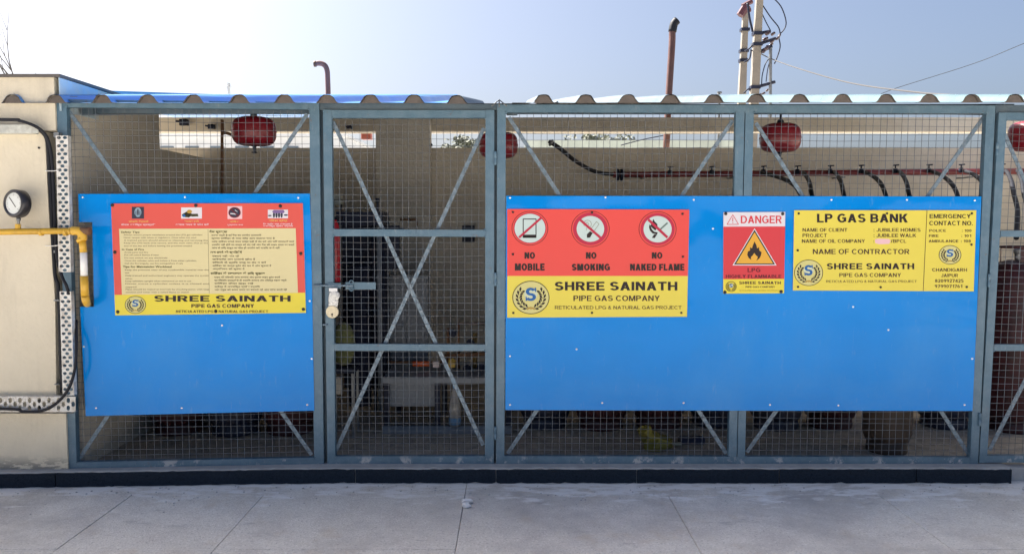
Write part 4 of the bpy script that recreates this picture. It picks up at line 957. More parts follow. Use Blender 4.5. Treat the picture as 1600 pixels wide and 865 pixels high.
for px, py in ((84, 267), (84, 384)):
    tag(MB().tube(smoothpath([P(px - 13, py, -0.102), P(px, py, -0.14), P(px + 8, py - 1, -0.153)], 4), 0.0022, 6).build('cable_tie', white_m),
        'white cable tie round the black cables %s' % ('above the gauge level' if py < 300 else 'just below the yellow pipe'), 'cable tie')

# ================================================================== INSIDE THE CAGE
FZ = 0.086
# hanging automatic extinguishers
def extinguisher(px, py, Y, wpx, hpx, label):
    c = P(px, py, Y); sc_ = (Y + 4.45) / FPX; rw = wpx / 2 * sc_; h = hpx * sc_
    t_ = thing('hanging_extinguisher', label, 'fire extinguisher', tuple(c - Vector((0, 0, h / 2 + 0.03))), 'red extinguishers hung under the cage roof')
    prof = []
    for i in range(13):
        a = -math.pi / 2 + math.pi * i / 12; s_ = math.sin(a); q = math.copysign(abs(s_) ** 0.75, s_)
        prof.append((max(0.01, rw * (abs(math.cos(a)) ** 0.42)), q * h / 2))
    MB().lathe(prof, c, 28).build('vessel', redpaint_m, t_, smooth=True)
    MB().lathe([(rw + 0.0015, -0.004), (rw + 0.003, 0), (rw + 0.0015, 0.004)], c, 28).build('weld_seam', redpaint_m, t_, smooth=True)
    top = zf(Y) - 0.01
    MB().tube([c + Vector((0, 0, h / 2 - 0.004)), Vector((c.x, c.y, top))], 0.007, 8).lathe([(0.022, 0), (0.022, 0.02), (0.012, 0.03)], c + Vector((0, 0, h / 2 - 0.002)), 12).build('hanger', dark_m, t_)
    MB().lathe([(0.006, -0.055), (0.02, -0.05), (0.02, -0.045), (0.008, -0.04), (0.012, -0.012), (0.022, 0.0)], c - Vector((0, 0, h / 2 - 0.004)), 12).build('sprinkler_head', dark_m, t_)
    return t_
extinguisher(397, 205.5, 1.0, 67, 44, 'red hanging extinguisher above the left safety board')
extinguisher(779, 227, 1.35, 60, 40, 'red hanging extinguisher partly behind the gate post, lowest of the row')
extinguisher(1219, 215.5, 1.05, 62, 44, 'red hanging extinguisher above the danger sign')
extinguisher(1611, 213, 1.05, 64, 46, 'red hanging extinguisher cut off by the right edge')

# rusty riser at left
YRZ = 1.9
cable([P(347, 560, YRZ), P(347, 215, YRZ), P(348.5, 209, YRZ), P(354, 208, YRZ), P(366, 212, YRZ)], 0.012, 'thin rusty riser pipe with bent top beneath the left red extinguisher', 'riser_pipe', rust_m, cat='pipe')
# manifold
YM = 2.38
mf = thing('gas_manifold', 'maroon gas manifold pipe fixed along the rear wall with valves', 'pipe', tuple(P(1250, 280, YM)))
m0 = P(958, 273, YM); m1 = P(1780, 266, YM)
MB().tube([m0, m1], 0.025, 12).build('main_pipe', maroonpipe_m, mf, smooth=True)
MB().lathe([(0.05, -0.02), (0.05, 0.0), (0.024, 0.0), (0.024, 0.012), (0.05, 0.012), (0.05, 0.032)], P(967, 273, YM), 14, (1, 0, 0)).build('flange', dark_m, mf)
vx = [1045, 1110, 1190, 1243, 1294, 1342, 1395, 1447, 1497, 1560, 1600]
for x in vx:
    c = P(x, 270 - (x - 958) * 0.0085 + 1, YM)
    MB().tube([c, c + Vector((0, -0.06, 0.0))], 0.011, 8).lathe([(0.017, -0.02), (0.02, 0), (0.017, 0.02)], c + Vector((0, -0.045, 0)), 8).tube([c + Vector((0, -0.045, 0)), c + Vector((0.0, -0.045, 0.045))], 0.006, 6).tube([c + Vector((-0.02, -0.045, 0.045)), c + Vector((0.03, -0.045, 0.048))], 0.006, 6).build('valve', dark_m, mf)
for x in (1010, 1150, 1320, 1520):
    c = P(x, 272, YM); MB().box((c.x - 0.012, YM + 0.015, c.z - 0.03), (c.x + 0.012, YB - 0.002, c.z - 0.018)).build('wall_bracket', steel_m, mf)
hose = [P(858, 221, 1.9), P(875, 232, 1.95), P(900, 252, 2.1), P(930, 268, 2.3), P(962, 273, YM)]
hs = cable(hose, 0.017, 'thick black hose curving up from the left end of the maroon manifold', 'hose', cat='hose')
MB().lathe([(0.024, -0.01), (0.03, 0), (0.024, 0.012)], P(861, 223, 1.9), 10, (1, 0, -0.6)).build('hose_coupling', steel_m, hs)

# gas cylinders
def cylinder(X, Y, label, m, h=1.22, r=0.178, grp='tall gas cylinders standing in the cage'):
    t_ = thing('gas_cylinder', label, 'gas cylinder', (X, Y, FZ), grp)
    c = Vector((X, Y, FZ))
    MB().lathe([(r * 0.82, 0.0), (r * 0.84, 0.012), (r * 0.80, 0.07), (r * 0.78, 0.075)], c, 24).build('foot_ring', m, t_, smooth=True)
    prof = [(r * 0.5, 0.055), (r * 0.88, 0.07), (r, 0.12), (r, h * 0.5), (r * 1.008, h * 0.505), (r * 1.008, h * 0.515), (r, h * 0.52), (r, h - 0.24), (r * 0.93, h - 0.17), (r * 0.72, h - 0.115), (r * 0.3, h - 0.09)]
    MB().lathe(prof, c, 24).build('body', m, t_, smooth=True)
    for k in range(3):
        a = R(120 * k + 20); q = [c + Vector((math.cos(a + d) * r * 0.52, math.sin(a + d) * r * 0.52, z)) for z, d in ((h - 0.14, -0.2), (h - 0.14, 0.2), (h - 0.01, 0.2), (h - 0.01, -0.2))]
        MB().prism(q, [v + Vector((math.cos(a) * 0.004, math.sin(a) * 0.004, 0)) for v in q]).build('guard_stay', m, t_)
    ring = [c + Vector((math.cos(R(k * 18)) * r * 0.54, math.sin(R(k * 18)) * r * 0.54, h - 0.005)) for k in range(21)]
    MB().tube(ring, 0.009, 6, False).build('guard_ring', m, t_, smooth=True)
    MB().lathe([(0.014, h - 0.1), (0.016, h - 0.05), (0.024, h - 0.045), (0.024, h - 0.02), (0.01, h - 0.012)], c, 10).build('valve', steel_m, t_)
    return t_
proto = {}
def place_cyl(px, Y, label, kind):
    X = P(px, 500, Y).x
    m = {'r': cylred_m, 'b': cylblue_m}[kind]
    if kind not in proto: proto[kind] = cylinder(X, Y, label, m); return proto[kind]
    return copy_tree(proto[kind], Vector((X, Y, FZ)) - proto[kind].location, label)
place_cyl(852, 0.95, 'navy gas cylinder behind the right blue sheet, leftmost there, under the no mobile circle', 'b')
place_cyl(940, 0.92, 'maroon gas cylinder behind the right blue sheet, under the no smoking circle', 'r')
place_cyl(1030, 0.95, 'maroon gas cylinder behind the right blue sheet, under the no naked flame circle', 'r')
place_cyl(1118, 1.0, 'navy gas cylinder just left of the middle double post', 'b')
place_cyl(1215, 0.92, 'navy gas cylinder below the danger sign, right of the middle post', 'b')
place_cyl(1300, 0.95, 'maroon gas cylinder behind the sheet below the gas bank board', 'r')
place_cyl(1480, 0.95, 'navy gas cylinder below the emergency contact column', 'b')
place_cyl(1585, 0.85, 'maroon gas cylinder seen through the far right gate', 'r')
place_cyl(275, 0.80, 'maroon gas cylinder low behind the left blue sheet, nearer the cream wall', 'r')
place_cyl(365, 0.78, 'navy gas cylinder behind the middle of the left blue sheet', 'b')
place_cyl(450, 0.80, 'maroon gas cylinder behind the left sheet beside its right post', 'r')
c_ = cylinder(P(1388, 600, 0.34).x, 0.34, 'short brown gas cylinder standing close behind the mesh below the gas bank board', cylbrown_m, 0.62, 0.14, None)
# pigtail hoses
ph = [(1190, 1250), (1255, 1268), (1303, 1318), (1350, 1383), (1405, 1420), (1455, 1495), (1508, 1545), (1571, 1584), (1590, 1600)]
names = ['first', 'second', 'third', 'fourth', 'fifth', 'sixth', 'seventh', 'eighth', 'ninth']
for i, (a, b) in enumerate(ph):
    za = 272 - (a - 958) * 0.0085
    pts = [P(a, za, YM - 0.05), P(a + (b - a) * 0.35, za + 5, 2.1), P(a + (b - a) * 0.75, 285, 1.8), P(b, 302, 1.6), P(b + 6, 330, 1.4), P(b + 4, 372, 1.15)]
    where = {7: 'black pigtail hose left of the last one in the far right gate', 8: 'black pigtail hose nearest the right picture edge'}.get(i, '%s black pigtail hose from the left, hanging from the manifold above the right sheet' % names[i])
    cable(pts, 0.017, where, 'hose', cat='hose', group='black pigtail hoses hanging from the manifold')

# equipment seen through the door
# red fire extinguisher
ex_c = P(524, 430, 0.75); 
fe = thing('fire_extinguisher', 'narrow red extinguisher just inside the bolt side of the gate', 'fire extinguisher', (ex_c.x, 0.75, P(524, 440, 0.75).z))
zb0 = P(524, 440, 0.75).z; zt0 = P(524, 343, 0.75).z
MB().lathe([(0.03, 0), (0.036, 0.01), (0.036, zt0 - zb0 - 0.07), (0.02, zt0 - zb0 - 0.02), (0.012, zt0 - zb0)], (ex_c.x, 0.75, zb0), 16).build('vessel', mat('bright_red_enamel', (0.42, 0.015, 0.03), 0.3, var=0.1), fe, smooth=True)
MB().box((ex_c.x - 0.02, 0.73, zt0), (ex_c.x + 0.05, 0.77, zt0 + 0.02)).build('handle', black_m, fe)
# its stand / meter post : pressure regulator cabinet (dark)
vp = thing('vaporiser', 'dark upright vaporiser unit with flat top standing behind the gate', 'gas equipment', (P(565, 590, 1.1).x, 1.1, FZ))
X0 = P(531, 400, 1.1).x; X1 = P(602, 400, 1.1).x; ZT = P(560, 331, 1.1).z
MB().box((X0 - 0.03, 1.32, FZ + 0.18), (X1 - 0.01, 1.34, P(560, 352, 1.1).z)).build('back_panel', dark_m, vp)
MB().box((X0, 1.0, P(560, 352, 1.1).z), (X1, 1.3, ZT)).build('top_box', dark_m, vp)
Xa = P(541, 400, 1.1).x; Xb = P(577, 400, 1.1).x
MB().lathe([(0.075, 0), (0.078, 0.01), (0.078, 0.95), (0.085, 0.955), (0.085, 0.975), (0.07, 0.98)], ((Xa + Xb) / 2, 1.12, FZ + 0.1), 18).build('vessel', dark_m, vp, smooth=True)
for px, r in ((584, 0.012), (592, 0.018), (599, 0.010)):
    c = P(px, 400, 1.15); MB().tube([(c.x, 1.15, FZ + 0.05), (c.x, 1.15, P(560, 352, 1.1).z)], r, 8).build('riser', dark_m if px != 592 else cabinet_m, vp, smooth=True)
c = P(590, 345, 1.0); MB().tube([c, P(590, 312, 1.0)], 0.009, 8).lathe([(0.012, 0), (0.015, 0.01), (0.012, 0.02)], P(590, 314, 1.0), 8).build('vent_stub', dark_m, vp)
MB().box(tuple(P(596, 420, 1.2)), tuple(P(625, 352, 1.25))).build('side_pipe_box', dark_m, vp)
MB().lathe([(0.03, 0), (0.03, 0.03), (0.02, 0.035)], P(627, 362, 1.3), 10, (0, -1, 0)).build('gauge', dark_m, vp)
for k in range(2): MB().tube([P(522, 348 + k * 62, 1.2), P(600, 348 + k * 62, 1.2)], 0.008, 6).build('cross_pipe', steel_m, vp)
wb = thing('meter_box', 'small pale box above the dark unit at the gate’s bolt side', 'box', tuple(P(528, 321, 1.4)))
MB().box(tuple(P(500, 320, 1.4)), tuple(P(536, 304, 1.5))).build('body', mat('pale_box_grey', (0.42, 0.44, 0.38), 0.5), wb)
MB().box(tuple(P(500, 312.6, 1.397)), tuple(P(536, 311.6, 1.399))).build('lid_joint', dark_m, wb)
MB().tube([P(533, 320, 1.45), P(533, 332, 1.3)], 0.008, 6).build('lead', black_m, wb)
# grey control cabinet
cb = thing('control_cabinet', 'grey sheet metal cabinet behind the crossing of the gate braces', 'cabinet', tuple(P(634, 595, 1.5)))
l0 = P(604, 590, 1.5); l1 = P(668, 430, 1.5)
MB().box((l0.x, 1.5, l0.z), (l1.x, 1.72, l1.z)).build('body', cabinet_m, cb)
dm = (l0.x + l1.x) / 2
for a, b in ((l0.x + 0.01, dm - 0.004), (dm + 0.004, l1.x - 0.01)):
    d_ = MB().bbox((a, 1.488, l0.z + 0.02), (b, 1.499, l1.z - 0.015), 0.002).build('door', cabinet_m, cb)
    MB().box((b - 0.03, 1.478, (l0.z + l1.z) / 2), (b - 0.015, 1.4875, (l0.z + l1.z) / 2 + 0.05)).build('handle', dark_m, d_)
MB().box((l0.x + 0.03, 1.6, FZ), (l0.x + 0.06, 1.64, l0.z)).build('leg', dark_m, cb); MB().box((l1.x - 0.06, 1.6, FZ), (l1.x - 0.03, 1.64, l0.z)).build('leg', dark_m, cb)
# sack
sk_ = P(533, 560, 0.62)
def lump(c, rx_, ry_, rz_, seed, n=12, m_=8, jit=0.12):
    rnd = random.Random(seed); mb = MB(); prof = []
    vs_ = []
    for i in range(m_ + 1):
        a = -math.pi / 2 + math.pi * i / m_
        for k in range(n):
            b = 2 * math.pi * k / n; j = 1 + rnd.uniform(-jit, jit)
            vs_.append((c[0] + rx_ * math.cos(a) * math.cos(b) * j, c[1] + ry_ * math.cos(a) * math.sin(b) * j, c[2] + rz_ * math.copysign(abs(math.sin(a)) ** 0.8, math.sin(a)) * (1 + rnd.uniform(-jit, jit) * 0.4)))
    fs = [(i * n + k, i * n + (k + 1) % n, (i + 1) * n + (k + 1) % n, (i + 1) * n + k) for i in range(m_) for k in range(n)]
    return mb.add(vs_, fs)
st_top = P(533, 575, 0.62).z
sk1 = thing('sack_stand', 'dark low stand holding an olive sack behind the gate latch side', 'stand', (sk_.x, 0.7, FZ))
MB().box((sk_.x - 0.09, 0.6, st_top - 0.03), (sk_.x + 0.085, 0.8, st_top)).build('top', dark_m, sk1)
for dx in (-0.08, 0.065):
    for yy in (0.61, 0.77): MB().box((sk_.x + dx, yy, FZ), (sk_.x + dx + 0.015, yy + 0.015, st_top - 0.03)).build('leg', steel_m, sk1)
tag(lump((sk_.x, 0.70, st_top + 0.142), 0.072, 0.07, 0.142, 3).build('sack', olive_m, smooth=True), 'olive green sack slumped on the low stand beside the gate’s bolt side', 'sack')
pb = P(531, 612, 0.6); tag(MB().bbox((pb.x - 0.018, 0.56, st_top - 0.155), (pb.x + 0.018, 0.597, st_top - 0.05), 0.004).build('carton', mat('pale_carton', (0.32, 0.30, 0.26), 0.8)), 'small pale carton in front of the dark stand under the olive sack', 'box')
# long skid / bench
bn = thing('equipment_skid', 'low grey steel skid with a flat shelf behind the gate', 'skid', (P(690, 640, 0.7).x, 0.9, FZ))
bx0 = P(598, 600, 0.75).x; bx1 = P(800, 600, 0.75).x; bz = P(680, 590, 0.75).z
MB().box((bx0, 0.75, bz - 0.035), (bx1, 1.35, bz)).build('shelf', cabinet_m, bn)
MB().box((bx0 + 0.01, 0.80, bz - 0.20), (P(680, 600, 0.8).x, 0.82, bz - 0.036)).build('apron', cabinet_m, bn)
for x in (bx0 + 0.005, P(679, 600, 0.75).x, bx1 - 0.04):
    for yy in (0.752, 1.30): MB().box((x, yy, FZ), (x + 0.035, yy + 0.035, bz - 0.0355)).build('leg', dark_m, bn)
MB().box((bx0, 0.72, FZ), (bx1, 0.748, FZ + 0.05)).build('base_rail', cabinet_m, bn)
# pipework on skid
pwk = thing('pipework', 'cluster of rusty brown pipes and valves on the skid shelf', 'pipework', (P(720, 590, 1.1).x, 1.1, bz))
for k, (pts, r) in enumerate([([(690, 556), (770, 552)], 0.014), ([(700, 588), (700, 512)], 0.011), ([(716, 588), (716, 505), (760, 505)], 0.012), ([(742, 588), (742, 520)], 0.016), ([(760, 588), (760, 500), (790, 500)], 0.012), ([(606, 566), (700, 566)], 0.012)]):
    MB().tube([P(x, y, 1.05 + 0.02 * k) for x, y in pts], r, 8).build('pipe', rust_m if k != 3 else mat('dull_ochre', (0.20, 0.13, 0.04), 0.6), pwk, smooth=True)
for x, y in ((708, 520), (735, 536), (752, 574), (730, 576), (766, 530)):
    MB().lathe([(0.012, -0.012), (0.03, -0.008), (0.03, 0.008), (0.012, 0.012)], P(x, y, 1.02), 10, (0, -1, 0.2)).build('valve_wheel', dark_m, pwk)
tag(MB().tube([P(645, 568, 0.95), P(671, 568, 0.95)], 0.019, 12).tube([P(650, 568, 0.95), P(653, 568, 0.95)], 0.023, 12).build('orange_valve', orange_m, smooth=True), 'orange cylindrical fitting lying on the skid behind the gate', 'valve')
tag(MB().bbox(tuple(P(676, 574, 0.95)), tuple(P(687, 563, 0.99)), 0.004).build('fitting', mat('pinkish_white_plastic', (0.55, 0.47, 0.45), 0.5)), 'small pinkish white fitting right of the orange one', 'fitting')
tag(MB().lathe([(0.02, 0), (0.026, 0.005), (0.026, 0.05), (0.012, 0.065)], P(706, 574, 0.95), 12).build('fitting', mat('ochre_plastic', (0.42, 0.28, 0.05), 0.5)), 'ochre yellow fitting on the skid shelf right of the brace', 'fitting')
# water bottle on a ledge
bz2 = FZ + 0.05
bt_c = Vector((P(711, 660, 0.735).x, 0.734, bz2)); Hb = P(711, 600, 0.735).z - P(711, 664, 0.735).z
bo = thing('water_bottle', 'clear plastic water bottle with a blue base label behind the gate', 'bottle', tuple(bt_c))
MB().lathe([(0.032, 0), (0.039, 0.01), (0.039, 0.13), (0.034, 0.15), (0.016, Hb - 0.03), (0.013, Hb - 0.022)], bt_c, 16).build('bottle_body', plastic_m, bo, smooth=True)
MB().lathe([(0.0395, 0.012), (0.041, 0.014), (0.041, 0.055), (0.0395, 0.057)], bt_c, 16).build('label_band', bottleblue_m, bo, smooth=True)
MB().lathe([(0.015, Hb - 0.022), (0.015, Hb), (0.012, Hb + 0.002)], bt_c, 12).build('cap', bottleblue_m, bo)
# wall valve behind the door
wv = thing('wall_valve', 'dark valve assembly fixed to the rear wall behind the gate', 'valve', tuple(P(715, 378, YB - 0.08)))
MB().tube([P(686, 368, YB - 0.08), P(755, 366, YB - 0.08)], 0.016, 8).build('pipe', dark_m, wv, smooth=True)
MB().box(tuple(P(722, 378, YB - 0.11)), tuple(P(742, 352, YB - 0.06))).build('valve_body', dark_m, wv)
MB().tube([P(625, 343, YB - 0.2), P(650, 343, YB - 0.2), P(652, 352, YB - 0.2)], 0.01, 6).build('lever', rust_m, wv)
# loose stuff on cage floor
mb = lump((0, 0, 0), 0.10, 0.08, 0.055, 11, 12, 7, 0.2)
yc = P(1028, 693, 0.36)
mb.v = [(x + yc.x + (-0.05 if z > 0.02 else 0), y + 0.36, max(0.0, z * (1.0 + (0.7 if x < 0 else 0)) + 0.055) + FZ + 0.001) for x, y, z in mb.v]
tag(mb.build('yellow_bag', yellowcloth_m), 'crumpled yellow plastic bag on the cage floor near the middle post', 'bag')
b2 = P(1052, 693, 0.42)
tag(MB().tube([b2 + Vector((-0.01, 0, 0)), b2 + Vector((0.05, 0.0, 0.0))], 0.012, 8).build('scrap', mat('cream_scrap', (0.42, 0.40, 0.28), 0.6)), 'small cream scrap beside the yellow bag', 'scrap')
b3 = P(1078, 696, 0.5)
tag(MB().bbox((b3.x - 0.07, 0.47, FZ + 0.001), (b3.x + 0.09, 0.53, FZ + 0.04), 0.006).build('block', mat('navy_block', (0.02, 0.025, 0.06), 0.6)), 'dark navy block lying right of the yellow bag', 'block')
# left side: crate-like dark heap and ledge
tag(MB().box((-2.40, 1.0, FZ), (-1.96, 1.6, FZ + 0.34)).build('masonry_block', wall_m), 'beige masonry block low behind the left mesh corner', 'block')
# small clutter fixed at slot
for px, py, s_, m_, lb_, nm, ct_ in ((287, 190, 12, dark_m, 'dark bracket on the lintel above the left slot', 'bracket', 'bracket'), (330, 197, 9, dark_m, 'dark clamp under the lintel left of the first red extinguisher', 'clamp', 'bracket'),
                               (546, 198, 7, dark_m, 'dark clip under the lintel behind the gate’s left brace', 'clip', 'bracket'), (673, 226, 5, dark_m, 'dark clip at the corner of the rear pillar', 'clip', 'bracket'), (1480 / 1.28, 212, 7, rust_m, 'brown clamp in the slot beside the middle post', 'clamp', 'bracket')):
    c = P(px, py, YB - 0.03); q = s_ * (YB + 4.4) / FPX / 2
    tag(MB().bbox((c.x - q, YB - 0.05, c.z - q), (c.x + q, YB - 0.001, c.z + q * 0.6), 0.004).tube([c + Vector((-q * 1.6, -0.03, 0)), c + Vector((q * 1.4, -0.03, -q * 0.4))], q * 0.3, 6).build(nm, m_), lb_, ct_)
tag(MB().bbox(tuple(P(564, 217, YB + 0.2)), tuple(P(582, 203, YB + 0.3)), 0.004).build('red_box', mat('faded_red', (0.42, 0.12, 0.10), 0.6)), 'small faded red box seen through the slot behind the gate', 'box')

# ================================================================== BEHIND: vents, poles, wires, trees, buildings
def vent(px_pts, Y, r, m, label, tipm=None):
    base = P(px_pts[-1][0], px_pts[-1][1], Y); base = Vector((base.x, Y, 0))
    t_ = thing('vent_pipe', label, 'vent pipe', tuple(base))
    pts = [P(x, y, Y) for x, y in px_pts] + [base]
    MB().tube(pts[-1:] + [pts[-2]] , r, 12).tube(smoothpath(pts[:-1], 4), r, 12).build('stack', m, t_, smooth=True)
    if tipm: MB().tube(smoothpath([P(x, y, Y) for x, y in px_pts[:3]], 3), r * 1.22, 12).build('black_bend', tipm, t_, smooth=True)
    else: MB().tube([P(px_pts[0][0] - 0.5, px_pts[0][1], Y), P(px_pts[0][0] + 3, px_pts[0][1], Y)], r * 1.15, 12).build('mouth', rust_m, t_, smooth=True)
    return t_
vent([(1058, 32), (1053, 38), (1050.5, 50), (1050, 70), (1045, 150), (1041, 235)], 3.1, 0.031, redpipe_m, 'tall red vent pipe with black bent tip above the right roof', black_m)
vent([(491, 100), (499, 99), (507, 102), (511, 110), (512, 125), (513, 160), (514, 235)], 3.1, 0.024, pinkpipe_m, 'short faded pink vent pipe with hooked top above the gate')
v3 = thing('roof_bolt_post', 'tiny grey bolt post poking above the roof left of the utility poles', 'post', tuple(P(1124, 160, 3.4)))
p0 = P(1124, 146, 3.4); MB().tube([Vector((p0.x, 3.4, 2.0)), p0], 0.011, 8).tube([p0, p0 + Vector((0, 0, 0.015))], 0.024, 8).build('bolt', steel_m, v3)
# antenna far
an = thing('antenna', 'thin far antenna mast above the left blue roof', 'antenna', (P(357, 150, 30).x, 30, 0))
ac = P(357, 130, 30); MB().tube([(ac.x, 30, 0), ac], 0.06, 5).tube([P(354, 136, 30), P(361, 136, 30)], 0.04, 4).tube([P(355, 133, 30), P(360, 133, 30)], 0.03, 4).build('mast', mat('far_grey_metal', (0.4, 0.42, 0.44), 0.5), an)
# utility poles
def upole(xt, yt, xb, yb_, w0, w1, Y, label):
    a = P(xt, yt, Y); b = P(xb, yb_, Y); d = b - a; k = (0 - a.z) / d.z; base = a + d * k
    t_ = thing('utility_pole', label, 'utility pole', tuple(base), 'pair of concrete utility poles')
    h0 = w0 / FPX * (Y + 4.45) / 2; h1 = w1 / FPX * (Y + 4.45) / 2
    hb = h0 + (h1 - h0) * (a.z - 0) / (a.z - b.z)
    def ring(c, h): return [c + Vector((-h, -h * 0.8, 0)), c + Vector((h, -h * 0.8, 0)), c + Vector((h, h * 0.8, 0)), c + Vector((-h, h * 0.8, 0))]
    MB().prism(ring(a, h0), ring(base, hb)).build('shaft', pole_m, t_)
    return t_, (lambda y: a + d * ((P(xt, y, Y).z - a.z) / d.z)), h0
YU = 11.0
pA, fA, hA = upole(1191, -90, 1178.5, 150, 9, 12.5, YU, 'nearer thick concrete utility pole carrying insulators and switchgear')
pB, fB, hB = upole(1165, 16, 1159, 150, 8, 11, YU + 1.2, 'thinner concrete utility pole just left of the thick one')
sm = steel_m
def band(f, y, h, par, k=1.25):
    c = f(y); MB().box((c.x - h * k, c.y - h * 1.1, c.z - 0.03), (c.x + h * k, c.y + h * 1.1, c.z + 0.03)).build('band', dark_m, par)
for y in (53, 70, 137): band(fA, y, hA * 1.3, pA)
for y in (47, 80, 95): band(fB, y, hB * 1.3, pB)
def up(x, y, dy=0): return P(x, y, YU + dy)
cx_ = MB(); cx_.tube([up(1183, 53), up(1204, 49)], 0.03, 6).tube([up(1183, 70), up(1212, 60)], 0.03, 6).tube([up(1183, 84), up(1206, 72)], 0.035, 6).tube([up(1170, 140), up(1211, 128)], 0.03, 6).build('cross_arm', dark_m, pA)
for x, y, r in ((1200, 52, 6), (1208, 53, 5), (1196, 61, 6), (1207, 64, 6), (1215, 60, 5), (1198, 75, 6), (1205, 70, 5), (1194, 80, 5), (1218, 56, 4), (1199, 141, 4), (1193, 146, 4), (1188, 148, 4)):
    rr = r / FPX * (YU + 4.45) * 0.5
    MB().lathe([(rr * 0.4, -rr * 1.6), (rr, -rr), (rr * 0.6, -rr * 0.4), (rr, 0), (rr * 0.6, rr * 0.5), (rr * 0.9, rr), (rr * 0.3, rr * 1.6)], up(x, y, random.uniform(-.2, .2)), 8, (random.uniform(-.5, .5) + 0.8, 0.2, 0.6)).build('insulator', mat('brown_glaze', (0.05, 0.03, 0.035), 0.3), pA, smooth=True)
MB().tube([up(1204, 72), up(1203.5, 155), up(1203.5, 200)], 0.03, 6).build('drop_rod', steel_m, pA)
mb = MB()
mb.tube(smoothpath([up(1190, 6), up(1204, 27), up(1216, 42), up(1219, 52)], 5), 0.012, 5)
mb.tube(smoothpath([up(1205, -6), up(1220, 10), up(1228, 32), up(1226, 45), up(1216, 56)], 5), 0.012, 5)
mb.tube(smoothpath([up(1190, 20), up(1197, 35), up(1204, 48)], 5), 0.010, 5)
mb.tube(smoothpath([up(1217, 60), up(1219, 72), up(1216, 85), up(1210, 100)], 5), 0.012, 5)
mb.tube(smoothpath([up(1203, 90), up(1196, 100), up(1191, 118), up(1190, 134)], 5), 0.010, 5)
mb.tube(smoothpath([up(1206, 88), up(1200, 106), up(1197, 128)], 5), 0.010, 5)
mb.tube(smoothpath([up(1168, 5), up(1171, 28), up(1176, 50)], 5), 0.022, 5)
mb.tube(smoothpath([up(1164, 80), up(1171, 76), up(1177, 68)], 5), 0.016, 5).tube(smoothpath([up(1163, 97), up(1171, 92), up(1174, 78)], 5), 0.016, 5).tube(smoothpath([up(1162, 146), up(1168, 140), up(1174, 137)], 5), 0.014, 5)
mb.build('jumper_wire', dark_m, pA, smooth=True)
mb = MB().tube([up(1157, 25, 1.2), up(1167, 9, 1.2)], 0.09, 6).tube([up(1160, 10, 1.2), up(1175, 2, 1.2)], 0.05, 6).tube([up(1164, 17, 1.2), up(1173, 16, 1.2)], 0.04, 6)
mb.build('pole_top_iron', mat('red_iron', (0.07, 0.02, 0.03), 0.6), pB)
cable([up(1172, 78), up(1186, 83), up(1205, 92), up(1250, 108, -2), up(1330, 130, -4), up(1430, 144, -6), up(1500, 149, -7), up(1620, 153, -8), up(1800, 150, -9)], 0.010, 'thick pale cable sagging from the utility pole to the right', 'overhead_cable', mat('pale_cable_sheath', (0.085, 0.085, 0.09), 0.7, spec=0.1))
cable([P(1366, 152, 14), P(1400, 138, 14), P(1520, 100, 13), P(1600, 68, 12), P(1800, -15, 11)], 0.007, 'thin grey wire rising to the upper right sky', 'overhead_wire', mat('grey_wire', (0.04, 0.045, 0.055), 0.7, spec=0.1), cat='wire')
cable([P(970, 227, 8), P(1005, 218, 8), P(1040, 211, 8), P(1080, 202, 8), P(1180, 176, 8)], 0.008, 'thin dark wire crossing the slot view behind the right bay', 'wire', dark_m, cat='wire')

# bare tree at left
tr = thing('bare_tree', 'bare pale tree whose twigs reach in at the upper left edge', 'tree', (P(-28, 300, 16).x, 16, 0))
rnd = random.Random(5); mbt = MB(); mbc = MB()
def grow(p, d, L, r, depth):
    n = 4; pts = [p.copy()]; q = p.copy(); dd = d.copy()
    for i in range(n):
        dd = (dd + Vector((rnd.uniform(-.13, .13), rnd.uniform(-.13, .13), rnd.uniform(-.03, .10)))).normalized(); q = q + dd * L / n; pts.append(q.copy())
    (mbt if depth < 2 else mbc).tube(pts, [r * (1 - 0.5 * i / n) for i in range(n + 1)], 6 if depth < 2 else 3, False)
    if depth >= 5: return
    for k in range(3 if depth < 4 else 3):
        a = rnd.uniform(0, 2 * math.pi); s_ = rnd.uniform(0.35, 0.7)
        nd_ = (dd + Vector((math.cos(a) * s_, math.sin(a) * s_, rnd.uniform(-0.15, 0.25)))).normalized()
        grow(pts[-1] if k == 0 else pts[rnd.choice((2, 3, 4))], nd_, L * rnd.uniform(0.62, 0.8), r * 0.56, depth + 1)
grow(Vector((tr.location.x, 16, 0)), Vector((0.02, 0, 1)), 2.5, 0.16, 0)
mbt.build('trunk', bark_m, tr, smooth=True); mbc.build('crown', bark_m, tr)
